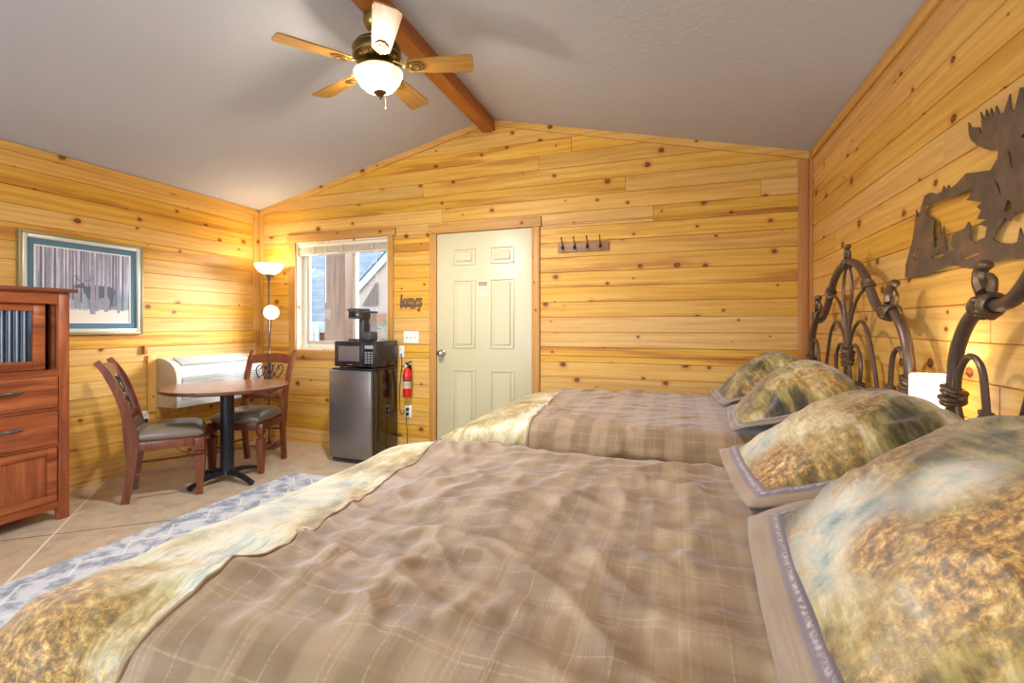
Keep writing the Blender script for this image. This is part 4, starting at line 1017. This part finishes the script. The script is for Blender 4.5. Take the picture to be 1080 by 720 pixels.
# ------------------------------------------------------------------ beds
HB = .835                                                # headboard plane x
def build_bed():
    t = thing('bed', '', 'bed', (0, 0, 0), 0, 'iron headboard beds')
    b = MB(); b.box(-.83, .80, -.645, .645, .43, .708, .06, seg=4); b.build('mattress', M['mattress'], t)
    b = MB(); b.box(-.82, .80, -.64, .64, .23, .428, .02); b.build('box_spring', M['boxspring'], t)
    b = MB(); b.box(-.80, .80, -.62, -.59, .19, .228); b.box(-.80, .80, .59, .62, .19, .228); b.box(-.6, -.57, -.59, .59, .19, .228); b.box(.4, .43, -.59, .59, .19, .228); b.build('bed_frame', M['blackiron'], t)
    for x in (-.58, .415):
        for y in (-.605, .605): b = MB(); b.lathe([(.02, 0), (.02, .02), (.012, .03), (.012, .19)], (x, y, 0), 12); b.build('leg', M['blackiron'], t)
    # main arch
    half = [(.675, 0.0), (.675, .50), (.677, .95), (.672, 1.08), (.650, 1.17), (.603, 1.245), (.540, 1.292), (.500, 1.30), (.440, 1.300), (.385, 1.318), (.330, 1.365), (.283, 1.42), (.235, 1.475), (.165, 1.525), (.085, 1.555), (0, 1.562)]
    full = [(-a, z) for a, z in half]+[(a, z) for a, z in half[::-1][1:]]
    b = MB(); b.tube([(HB, y, z) for y, z in full], .019, 14, sub=6); hb = b.build('headboard', M['iron'], t)
    def rod(pts, r=.0085):
        b = MB(); b.tube([(HB, y, z) for y, z in pts], r, 9, sub=6); b.build('scroll_rod', M['iron'], hb)
    def knot(y, z, d, s=1.0, finial=None):
        d = Vector((0, d[0], d[1])).normalized(); n = Vector((0, -d.z, d.y)); b = MB(); c = Vector((HB, y, z))
        for k in (-1.2, -.4, .4, 1.2):
            tl = (d+n*.25*(-1)**int(k*2)+Vector((.25, 0, 0))*(1 if k > 0 else -1)).normalized(); b.torus(c+d*.013*s*k, tl, .019*s+.004, .0065*s, 16, 7)
        b.ell(c, (.024*s, .021*s, .021*s))
        for k in range(5):
            a = k*2*PI/5; e = Vector((math.cos(a), 0, 0))+n*math.sin(a); b.ell(c+e*.022*s+d*.006*s*(-1)**k, (.011*s, .011*s, .009*s), None, 8, 6)
        if finial:
            f = Vector((0, finial[0], finial[1])).normalized(); q = c+f*.03*s
            b.tube([q, q+f*.025*s+d*.012*s, q+f*.05*s+d*.004*s, q+f*.062*s-d*.014*s], lambda t_: (.017-.006*t_)*s, 9, sub=4); b.ell(q+f*.058*s-d*.010*s, (.015*s, .014*s, .012*s), None, 9, 7)
            b.tube([q-d*.02*s, q+f*.02*s-d*.03*s, q+f*.035*s-d*.02*s], lambda t_: (.010-.004*t_)*s, 7, sub=3)
        b.build('knot_casting', M['casting'], hb)
    knot(0, 1.560, (1, 0), 1.0, (0, 1))
    rod([(0, .30), (0, .70), (0, 1.10)], .009)
    for s in (-1, 1):
        knot(s*.500, 1.298, (1, s*-.1), 1.35, (s*.25, 1)); knot(s*.272, 1.43, (s*.62, -.6), .95); knot(s*.676, 1.02, (0, 1), 1.25)
        rod([(s*.008, 1.12), (s*.014, 1.22), (s*.055, 1.36), (s*.062, 1.45), (s*.035, 1.525), (s*.008, 1.55)], .0078)
        rod([(s*.014, 1.12), (s*.03, 1.23), (s*.09, 1.33), (s*.165, 1.39), (s*.262, 1.425)], .0078)
        rod([(s*.020, 1.12), (s*.07, 1.21), (s*.165, 1.262), (s*.255, 1.225), (s*.325, 1.10), (s*.385, .93), (s*.415, .82), (s*.42, .60), (s*.42, .35)], .0085)
        rod([(s*.025, 1.075), (s*.06, 1.135), (s*.125, 1.14), (s*.175, 1.075), (s*.170, .985), (s*.125, .935), (s*.075, .96)], .0085)
        rod([(s*.022, 1.04), (s*.05, .96), (s*.10, .91), (s*.155, .87), (s*.165, .70), (s*.165, .35)], .0085)
        knot(s*.150, .955, (.4, 1), .85); knot(s*.392, .90, (s*-.3, 1), .95)
        rod([(s*.655, 1.02), (s*.640, 1.10), (s*.585, 1.152), (s*.530, 1.12), (s*.512, 1.04), (s*.505, .985)], .0095); knot(s*.507, .985, (.1, 1), .62)
        rod([(s*.655, 1.0), (s*.62, .93), (s*.56, .88), (s*.47, .85), (s*.42, .80)], .0095)
    knot(0, 1.10, (0, 1), 1.1); knot(0, 1.06, (0, 1), 1.0)
    b = MB(); b.tube([(HB, -.675, .34), (HB, .675, .34)], .012, 10); b.build('lower_rail', M['iron'], hb)
    return t
NB, FB = 1.19, 2.83
bed = build_bed(); bed.location = (0, NB, 0); bed['label'] = 'bed in the foreground with its iron headboard cut by the frame edge'
bed2 = copy_tree(bed); bed2.location = (0, FB, 0); bed2['label'] = 'far bed by the back wall with the full scrolled iron headboard'

def wrinkle(s, t, seed, amp):
    p = Vector((s, t, seed))
    w = Vector((s+.12*N.noise(p*2.1), t+.12*N.noise(p*2.1+Vector((5, 3, 0))), seed))
    lo = N.noise(w*1.7)*.010
    def ridge(ang, fx, fy, off, sharp=1.5):
        c, q = math.cos(ang), math.sin(ang); a, b_ = w.x*c+w.y*q, -w.x*q+w.y*c
        v = 1-abs(N.noise(Vector((a*fx, b_*fy, seed+off))))*3.4
        return max(0, v)**sharp
    m1 = max(0, .45+1.1*N.noise(Vector((s*1.6, t*1.6, seed+9)))); m2 = max(0, .45+1.1*N.noise(Vector((s*1.7, t*1.7, seed+19)))); m3 = max(0, .4+1.2*N.noise(Vector((s*2.1, t*2.1, seed+29))))
    r = ridge(.30, 1.8, 5.5, 1, 2.0)*.0105*m1+ridge(-.45, 2.0, 6.5, 3, 2.0)*.0095*m2+ridge(1.35, 1.8, 6.0, 6, 2.0)*.0085*m3
    r += ridge(.15, 3.6, 12.0, 8)*.0062*m2+ridge(-.8, 3.8, 13.0, 12)*.0056*m3+ridge(.7, 5.0, 16.0, 15)*.0040*m1+ridge(1.7, 5.0, 15.0, 18)*.0036*m2
    fade = 1-.75*max(0, min(1, (s-.02)/.22))
    return (lo*.5+r*AMPK*fade+N.noise(w*11)*.0020)*amp
def drape(l, r, hang):
    q = r*PI/2
    if l < q: return r*math.sin(l/r), r*(1-math.cos(l/r))
    return r+(l-q)*.05, r+(l-q)*.998
AMPK = 2.3
def comforter(name, cy, half, ztop, xf, xh, rf, rs, seed, amp, border, label, plaid_s, skew, curl=0.0, hang_f=.50, hang_s=.42):
    """quilt lying over the bed: flat field, rounded foot and sides, folds; plaid panel is a raised layer"""
    st = .0135
    s0, s1 = xf-hang_f, xh; t0, t1 = cy-half-hang_s, cy+half+hang_s
    ns, nt_ = int((s1-s0)/st), int((t1-t0)/st)
    def pos(s, t, off):
        ex = min(0, s-xf); ey = (t-(cy+half)) if t > cy+half else (min(0, t-(cy-half)))
        sx, sy = ex/rf, ey/rs; 
        l = math.hypot(ex, ey)
        wz = wrinkle(s, t, seed, amp)
        if l < 1e-9: return Vector((s, t, ztop+wz+off))
        d = (ex/l, ey/l); r = rf*d[0]**2+rs*d[1]**2
        h, v = drape(l, r, 0); 
        nx = min(1.0, l/(r*PI/2)); wav = math.sin((s if abs(ey) > abs(ex) else t)*9+2*N.noise(Vector((s*1.5, t*1.5, seed))))*.012*max(0, min(1, (l-r)/.2))
        wv = max(-.004, wz)*.8+off+wav
        return Vector((min(s, max(s, xf) if ex == 0 else xf)+d[0]*(h+wv*nx), (t if ey == 0 else (cy+half if ey > 0 else cy-half))+d[1]*(h+wv*nx), ztop-v+wv*(1-nx)))
    def sheet(nm, m, inside, off, parent, thick):
        bm = bmesh.new(); uvl = bm.loops.layers.uv.new('cloth'); V = {}
        for i in range(ns+1):
            for j in range(nt_+1):
                s, t = s0+(s1-s0)*i/ns, t0+(t1-t0)*j/nt_
                if inside is None or inside(s, t): V[i, j] = (bm.verts.new(pos(s, t, off)), (s, t))
        for i in range(ns):
            for j in range(nt_):
                k = [(i, j), (i+1, j), (i+1, j+1), (i, j+1)]
                if all(q in V for q in k):
                    f = bm.faces.new([V[q][0] for q in k])
                    for lp, q in zip(f.loops, k): lp[uvl].uv = V[q][1]
        for v in [v for v in bm.verts if not v.link_faces]: bm.verts.remove(v)
        me = bpy.data.meshes.new(nm); bm.to_mesh(me); bm.free()
        me.polygons.foreach_set('use_smooth', [True]*len(me.polygons)); me.materials.append(m)
        o = bpy.data.objects.new(nm, me); COL.objects.link(o)
        so = o.modifiers.new('s', 'SOLIDIFY'); so.thickness = thick; so.offset = -1
        sb = o.modifiers.new('b', 'SUBSURF'); sb.levels = 1; sb.render_levels = 1
        if parent is not None: o.parent = parent
        return o
    q = sheet('comforter', border, None, 0, None, .010)
    tag(q, label, 'comforter', 'wildlife print comforters')
    ins = lambda s, t: s > plaid_s+skew*(t-cy)-curl*max(0, cy-.385-t)+.006*math.sin(t*14) and cy-half-.34 < t < cy+half+.02
    sheet('plaid_panel', M['plaid'], ins, .009, q, .008)
    # stitched hem along the plaid edge
    b = MB(); k = 60; pts = []
    for i in range(k+1):
        t = cy-half-.335+(2*half+.35)*i/k; pts.append(pos(plaid_s+skew*(t-cy)-curl*max(0, cy-.385-t)+.006*math.sin(t*14)+.018, t, .0095))
    b.tube(pts, .0042, 6); b.build('stitched_hem', M['plaid'], q)
    return q
comforter('comforter', NB-.005, .575, .738, -.942, .60, .17, .125, 3.0, 1.0, M['border'], 'rumpled brown plaid and print comforter covering the foreground bed', -.868, -.15, .30)
comforter('comforter', FB+.005, .575, .758, -.79, .60, .19, .125, 40.0, .6, M['border2'], 'smoother brown plaid and print comforter on the far bed by the wall', -.745, -.09)

def pillow(name, Lx, Ly, Tt, Tb, fl, seed, mat, loc, tilt, yaw, label, cat, group, roll=0.0, vp=2.5):
    """stuffed cushion; local x runs up towards the headboard, y along the bed width"""
    t = thing(name, label, cat, loc, 0, group); t.rotation_euler = Euler((roll, -tilt, yaw), 'XYZ')
    def surf(nm, m, parent, rng, zfn, both):
        bm = bmesh.new(); uvl = bm.loops.layers.uv.new('cloth'); V = {}; n = 46
        for s_ in ((1, -1) if both else (1,)):
            for i in range(n+1):
                for j in range(n+1):
                    u, v = -1+2*i/n, -1+2*j/n; ed = i in (0, n) or j in (0, n)
                    if s_ < 0 and ed: continue
                    cl = 1-.035*(u*u*v*v)-.03*((1-u*u)*(abs(v)**8)*0+0)
                    x, y = Lx/2+u*(Lx/2)*cl, v*(Ly/2)*cl
                    V[i, j, s_] = (bm.verts.new((x, y, zfn(u, v, s_))), (x, y))
        for s_ in ((1, -1) if both else (1,)):
            for i in range(n):
                for j in range(n):
                    k = [(i, j), (i+1, j), (i+1, j+1), (i, j+1)]
                    if s_ < 0: k = k[::-1]
                    q = [V.get(a+(s_,)) or V[a+(1,)] for a in k]
                    f = bm.faces.new([a[0] for a in q])
                    for lp, a in zip(f.loops, q): lp[uvl].uv = a[1]
        me = bpy.data.meshes.new(nm); bm.to_mesh(me); bm.free(); me.polygons.foreach_set('use_smooth', [True]*len(me.polygons)); me.materials.append(m)
        o = bpy.data.objects.new(nm, me); COL.objects.link(o); o.parent = parent; sb = o.modifiers.new('b', 'SUBSURF'); sb.levels = sb.render_levels = 1
        return o
    def z(u, v, s_):
        q = (u+1)/2; fu = math.sin(min(1, q/.66)*PI/2)**1.05 if q < .66 else max(0, 1-((q-.66)/.34)**2.4)**.6
        e = fu*max(0, 1-abs(v)**vp)**.66
        wr = .010*N.noise(Vector((u*2.2, v*2.2, seed)))+.012*max(0, 1-abs(N.noise(Vector((u*1.6+v*.8, v*3.2-u*1.4, seed+4))))*3)**2*(.4+abs(v))
        edge = max(abs(u), abs(v)); wr += .006*math.sin(v*24+seed)*max(0, edge-.75)*4*(1-edge)*2
        return (Tt*e+wr*min(1, e*2.5)) if s_ > 0 else -(Tb*e)
    body = surf('cushion', mat, t, None, z, True)
    if fl:
        # flat plaid flange around the cushion
        bm = bmesh.new(); uvl = bm.loops.layers.uv.new('cloth'); ring = []
        n = 40; per = []
        for a in range(4*n):
            q, k = divmod(a, n); w = -1+2*k/n
            u, v = ((w, -1), (1, w), (-w, 1), (-1, -w))[q]; per.append((u, v))
        m_ = 5
        for (u, v) in per:
            cl = 1-.035*(u*u*v*v); x, y = Lx/2+u*(Lx/2)*cl, v*(Ly/2)*cl
            ou, ov = (u if abs(u) > .999 else u*.999**1), v
            dx = (fl if abs(u) >= .999 else 0)*(1 if u > 0 else -1); dy = (fl if abs(v) >= .999 else 0)*(1 if v > 0 else -1)
            if not dx: dx = u*fl
            if not dy: dy = v*fl
            row = []
            for i in range(m_+1):
                f = i/m_; wob = .007*math.sin((x+y)*26+seed*3)*f+.010*N.noise(Vector((x*5, y*5, seed)))*f
                drop = -.014*f*f if u > -.9 else -.016*f
                row.append((bm.verts.new((x-.012*(dx/fl)*(1-f)+dx*f, y-.012*(dy/fl)*(1-f)+dy*f, wob+drop+.003)), (f*fl, x+y)))
            ring.append(row)
        K = len(ring)
        for a in range(K):
            A, B2 = ring[a], ring[(a+1) % K]
            for i in range(m_):
                q = (A[i], B2[i], B2[i+1], A[i+1]); f = bm.faces.new([c[0] for c in q])
                for lp, c in zip(f.loops, q): lp[uvl].uv = c[1]
        me = bpy.data.meshes.new('flange'); bm.to_mesh(me); bm.free(); me.polygons.foreach_set('use_smooth', [True]*len(me.polygons)); me.materials.append(M['flange'])
        o = bpy.data.objects.new('flange', me); COL.objects.link(o); o.parent = t
        so = o.modifiers.new('s', 'SOLIDIFY'); so.thickness = .006; so.offset = 0
    return t
SG = 'wildlife print pillow shams'; WG = 'white sleeping pillows under the shams'
tl = math.radians(17)
pillow('pillow_sham', .56, .65, .170, .02, .062, 1.0, M['sham1'], (.192, .892, .807), tl, math.radians(-3), 'nearest wildlife print pillow sham in the bottom right foreground', 'pillow', SG, vp=4.0)
pillow('pillow_sham', .54, .50, .140, .02, .050, 7.0, M['sham2'], (.200, 1.602, .803), tl, math.radians(2), 'second wildlife print pillow sham on the foreground bed, beside the lamp', 'pillow', SG)
pillow('pillow_sham', .50, .58, .17, .02, .034, 13.0, M['sham3'], (.272, 2.50, .812), tl, math.radians(-4), 'front wildlife print pillow sham on the far bed', 'pillow', SG)
pillow('pillow_sham', .50, .54, .17, .02, .034, 19.0, M['sham4'], (.262, 3.16, .812), tl, math.radians(3), 'rear wildlife print pillow sham against the back wall side', 'pillow', SG)
for y, zz, lb in ((.892, .79, 'white pillow hidden under the nearest sham'), (1.602, .79, 'white pillow hidden under the second sham of the foreground bed'), (2.47, .80, 'white pillow end peeking out beneath the front sham of the far bed'), (3.16, .80, 'white pillow hidden under the rear sham of the far bed')):
    pillow('sleeping_pillow', .33, .56, .030, .026, 0, y*3, M['whitecotton'], (.44, y, zz+.010), math.radians(13), 0, lb, 'pillow', WG)

# ------------------------------------------------------------------ nightstand and table lamp
ns = thing('nightstand', 'narrow wooden nightstand squeezed between the two beds', 'nightstand', (.80, 2.0, 0))
b = MB(); b.box(-.15, .12, -.085, .085, .60, .625, .004); b.build('top', M['nightwood'], ns)
b = MB(); b.box(-.14, .115, -.078, .078, .42, .598, .003); b.build('case', M['nightwood'], ns)
b = MB(); b.box(-.152, -.141, -.070, .070, .44, .58, .003); dw = b.build('drawer', M['nightwood'], ns)
b = MB(); b.ell((-.160, 0, .51), (.010, .012, .012)); b.build('knob', M['bronze'], dw)
for x in (-.125, .10):
    for y in (-.064, .064): b = MB(); b.box(x-.014, x+.014, y-.014, y+.014, 0, .418, .003); b.build('leg', M['nightwood'], ns)
tlp = thing('table_lamp', 'lit white cylinder table lamp between the two headboards', 'lamp', (.839, 1.993, .6265))
b = MB(); b.lathe([(.001, 0), (.05, 0), (.052, .006), (.045, .014), (.018, .022), (.014, .05), (.022, .09), (.026, .13), (.020, .18), (.010, .21), (.008, .24), (.001, .24)], n=28); b.build('base', M['bronze'], tlp)
b = MB(); b.lathe([(.066, .235), (.066, .448), (.064, .448), (.064, .235)], n=48, cap=False); b.build('shade', M['shade'], tlp)
b = MB(); b.torus((0, 0, .447), (0, 0, 1), .0652, .0022, 40, 6); b.torus((0, 0, .236), (0, 0, 1), .0652, .0022, 40, 6)
for k in range(3): a = k*2*PI/3; b.tube([(0, 0, .43), (.0648*math.cos(a), .0648*math.sin(a), .446)], .0016, 5)
b.tube([(0, 0, .24), (0, 0, .43)], .004, 6); b.build('shade_ring', M['nickel'], tlp)
b = MB(); b.ell((0, 0, .335), (.026, .026, .036)); b.build('bulb', M['bulb'], tlp)

# ------------------------------------------------------------------ rug
b = MB(); n = 150; A, B_, C_, D_ = [], [], [], []
x0, x1, y0, y1 = -3.03, -1.45, -.2, 3.10
for i in range(n+1):
    y = y0+(y1-y0)*i/n; e = .010*N.noise(Vector((y*9, 0, 1)))+.006*math.sin(y*60)
    A.append(b.bm.verts.new((x0+e, y, .001))); B_.append(b.bm.verts.new((x0+.012+e, y, .011))); C_.append(b.bm.verts.new((x1-.012, y, .011))); D_.append(b.bm.verts.new((x1, y, .001)))
for i in range(n):
    for P_, Q_ in ((A, B_), (B_, C_), (C_, D_), (D_, A)): b.bm.faces.new((P_[i], Q_[i], Q_[i+1], P_[i+1]))
b.bm.faces.new((A[0], B_[0], C_[0], D_[0])); b.bm.faces.new((A[n], D_[n], C_[n], B_[n]))
tag(b.build('area_rug', M['rug']), 'pale grey and white patterned rug on the floor beside the foreground bed', 'rug')

# ------------------------------------------------------------------ outside the window
GZ = -.9
b = MB(); b.box(-30, 12, D+.6, 40, GZ-.1, GZ); struct(b.build('ground_outside', M['earth']))
cb = thing('neighbour_cabin', 'neighbouring cabin with blue grey shingle roof seen through the window', 'cabin', (-6.4, 8.0, GZ))
lc = lambda x, y, z: Vector((x+6.4, y-8.0, z-GZ))
b = MB(); v = [lc(-12, 7.7, 1.22), lc(-3.2, 7.7, 1.22), lc(-3.2, 11.5, 3.9), lc(-12, 11.5, 3.9)]
vs = [b.bm.verts.new(p) for p in v]+[b.bm.verts.new(p+Vector((0, 0, .10))) for p in v]
for q in ((0, 3, 2, 1), (4, 5, 6, 7), (0, 1, 5, 4), (1, 2, 6, 5), (2, 3, 7, 6), (3, 0, 4, 7)): b.bm.faces.new([vs[i] for i in q])
b.build('roof', M['shingle'], cb)
b = MB(); p, q = lc(-12, 7.66, 1.10), lc(-3.2, 7.70, 1.33); b.box(p.x, q.x, p.y, q.y, p.z, q.z); b.build('fascia', M['whitepaint'], cb)
b = MB(); p, q = lc(-11.6, 8.1, GZ), lc(-3.6, 8.2, 1.25); b.box(p.x, q.x, p.y, q.y, p.z, q.z); b.build('wall', M['cabinlog'], cb)
# cross gable at the right
gx, gy = -4.0, 7.2
b = MB(); b.prism([(-5.75, .6), (-2.2, .6), (-2.2, 1.72), (gx, 3.28), (-5.75, 1.71)], lambda a, c, d: lc(a, d, c), gy, gy+.12); b.build('gable_wall', M['gablewall'], cb)
b = MB(); b.prism([(-5.95, 1.45), (gx, 3.20), (gx, 3.36), (-5.95, 1.61)], lambda a, c, d: lc(a, d, c), gy-.06, gy-.005); b.build('rake_board', M['whitepaint'], cb)
b = MB(); b.prism([(-5.95, 1.615), (gx, 3.365), (gx, 3.43), (-6.0, 1.64)], lambda a, c, d: lc(a, d, c), gy-.1, gy+2.5); b.build('gable_roof', M['shingle'], cb)
b = MB(); b.prism([(-5.75, 1.46), (-2.3, 1.34), (-2.3, 1.20), (-5.75, 1.32)], lambda a, c, d: lc(a, d, c), gy-.08, gy-.005); b.build('tie_beam', M['cabinlog'], cb)
b = MB(); b.prism([(-5.42, 1.60), (-5.12, 1.60), (-5.12, 2.02)], lambda a, c, d: lc(a, d, c), gy-.05, gy-.004); b.build('truss_panel', M['bark'], cb)
for x, y, w, ph_, lb in ((-4.63, 5.6, .155, 3.9, 'thick square porch post outside the window, grey on its left face'), (-5.60, 6.9, .15, 2.1, 'farther porch post standing behind the thick one outside the window')):
    b = MB(); b.box(-w, w, -w, w, 0, ph_, .01); o = b.build('porch_post', M['log'], loc=(x, y, GZ), rot=(0, 0, math.radians(14))); tag(o, lb, 'post', 'porch posts')
fe = thing('yard_fence', 'white picket fence outside at the left of the window view', 'fence', (-7.6, 7.0, GZ))
b = MB(); b.box(-1.2, 1.35, .0, .03, .5, .58); b.box(-1.2, 1.35, 0, .03, 1.6, 1.68); b.build('rail', M['whitepaint'], fe)
for k in range(20): b = MB(); x = -1.18+k*.128; b.box(x, x+.10, -.02, 0, 0, 2.15+.02*math.sin(k*3), .004); b.build('picket', M['whitepaint'], fe)
def shrub(x, y, h, r, seed, label):
    t = thing('shrub', label, 'shrub', (x, y, GZ), 0, 'shrubs outside the window'); rn = random.Random(seed)
    b = MB(); b.tube([(0, 0, 0), (.03, .02, h*.4), (0, 0, h*.7)], .03, 7, sub=3); b.build('stem', M['bark'], t)
    b = MB()
    for k in range(420):
        a, c = rn.uniform(0, 2*PI), rn.uniform(-1, 1); q = rn.random()**.4; d = math.sqrt(1-c*c)
        p = Vector((r*q*d*math.cos(a), r*q*d*math.sin(a), h*.6+h*.42*q*c)); m = Matrix.Rotation(rn.uniform(0, 6), 4, 'Z') @ Matrix.Rotation(rn.uniform(-1, 1), 4, 'X')
        s_ = rn.uniform(.04, .075)
        b.bm.faces.new([b.bm.verts.new(p+m @ Vector(w)) for w in ((-s_, 0, 0), (0, -s_*.45, .01), (s_, 0, 0), (0, s_*.45, .01))])
    b.build('leaves', M['foliage'], t, norm=False)
shrub(-3.82, 5.8, 2.3, .45, 1, 'leafy green shrub outside the right side of the window'); shrub(-5.15, 6.45, 2.0, .36, 2, 'smaller leafy shrub standing behind the other outside the window')

# ------------------------------------------------------------------ light
w = bpy.data.worlds.new('sky'); sc.world = w; w.use_nodes = True; nt_ = w.node_tree; nt_.nodes.clear()
bg = nt_.nodes.new('ShaderNodeBackground'); wo = nt_.nodes.new('ShaderNodeOutputWorld'); tc = nt_.nodes.new('ShaderNodeTexCoord'); sp = nt_.nodes.new('ShaderNodeSeparateXYZ'); rp = nt_.nodes.new('ShaderNodeValToRGB')
rp.color_ramp.elements[0].position = 0.0; rp.color_ramp.elements[0].color = (.86, .93, 1.0, 1); rp.color_ramp.elements[1].position = .9; rp.color_ramp.elements[1].color = (.60, .80, 1.0, 1)
# brighter horizon added as fill light on the far (front) side of the cabin, softer sky behind it
def wm(op, a, b_=None, clamp=False):
    nd = nt_.nodes.new('ShaderNodeMath'); nd.operation = op; nd.use_clamp = clamp
    for k, v in enumerate((a, b_)):
        if isinstance(v, bpy.types.NodeSocket): nt_.links.new(v, nd.inputs[k])
        elif v is not None: nd.inputs[k].default_value = v
    return nd.outputs[0]
nt_.links.new(tc.outputs['Generated'], sp.inputs[0]); nt_.links.new(sp.outputs[2], rp.inputs[0]); nt_.links.new(bg.outputs[0], wo.inputs[0])
front = wm('MULTIPLY', wm('SUBTRACT', wm('MULTIPLY', sp.outputs[1], -1.0), .10), 2.2, True)
low = wm('SUBTRACT', 1.0, wm('MULTIPLY', wm('SUBTRACT', sp.outputs[2], .30), 3.0, True), True)
SKY_BACK, SKY_FRONT = 1.9, 5.0
mxc = nt_.nodes.new('ShaderNodeMix'); mxc.data_type = 'RGBA'; nt_.links.new(front, mxc.inputs[0]); nt_.links.new(rp.outputs[0], mxc.inputs[6]); mxc.inputs[7].default_value = (.72, .87, 1.0, 1); nt_.links.new(mxc.outputs[2], bg.inputs[0])
nt_.links.new(wm('ADD', wm('MULTIPLY', wm('MULTIPLY', front, low), SKY_FRONT), SKY_BACK), bg.inputs[1])
def light(name, kind, loc, energy, color, parent=None, **kw):
    d = bpy.data.lights.new(name, kind); d.energy = energy; d.color = color
    for k, v in kw.items(): setattr(d, k, v)
    o = bpy.data.objects.new(name, d); COL.objects.link(o); o.location = loc; return o
def portal(x0, x1, z0, z1, y, into):
    o = light('daylight_portal', 'AREA', ((x0+x1)/2, y, (z0+z1)/2), 1, (1, 1, 1), shape='RECTANGLE', size=x1-x0, size_y=z1-z0)
    o.data.cycles.is_portal = True; o.rotation_euler = (into*PI/2, 0, 0)
portal(WX0, WX1, WZ0, WZ1, D+.15, -1); portal(FW[0], FW[1], FW[2], FW[3], YF-.15, 1)
so = light('hazy_sun', 'SUN', (3, 9, 5), 11.5, (.90, .95, 1.0), angle=math.radians(44)); so.rotation_euler = Vector((-.75, -.62, -.34)).to_track_quat('-Z', 'Y').to_euler()
warm = (1.0, .80, .58)
light('fan_light', 'POINT', (FX-.016, FY, 2.994-.335), 70, (1.0, .90, .76), shadow_soft_size=.06)
light('fan_downlight', 'SPOT', (FX-.016, FY, 2.994-.355), 240, (.98, .97, 1.0), shadow_soft_size=.09, spot_size=math.radians(170), spot_blend=.6)
light('torchiere_light', 'POINT', (-3.945, 3.70, 1.87), 8, (1.0, .82, .58), shadow_soft_size=.03)
light('reading_light', 'SPOT', tuple(Vector((-3.945, 3.70, 0))+hx+fwd*.01), 7, (1.0, .84, .62), shadow_soft_size=.03, spot_size=math.radians(120)).rotation_euler = fwd.to_track_quat('-Z', 'Y').to_euler()
light('table_lamp_light', 'POINT', (.839, 1.993, 1.0), 6, (1.0, .90, .74), shadow_soft_size=.03)

# ------------------------------------------------------------------ camera and view
cam = bpy.data.cameras.new('camera'); co = bpy.data.objects.new('camera', cam); COL.objects.link(co)
cam.sensor_width = 36; cam.lens = 491.7/1080*36; cam.shift_y = -(360-343.2)/1080; cam.clip_start = .02
co.location = (0, 0, 1.243); co.rotation_euler = (PI/2, 0, .337)
sc.camera = co
vs_ = sc.view_settings; vs_.view_transform = 'Standard'; vs_.look = 'None'; vs_.gamma = 1.0; vs_.use_curve_mapping = False; vs_.exposure = 0.88
try:
    sc.cycles.max_bounces = 10; sc.cycles.diffuse_bounces = 6; sc.cycles.transparent_max_bounces = 12; sc.cycles.use_denoising = True; sc.cycles.sample_clamp_indirect = 6.0
except Exception: pass
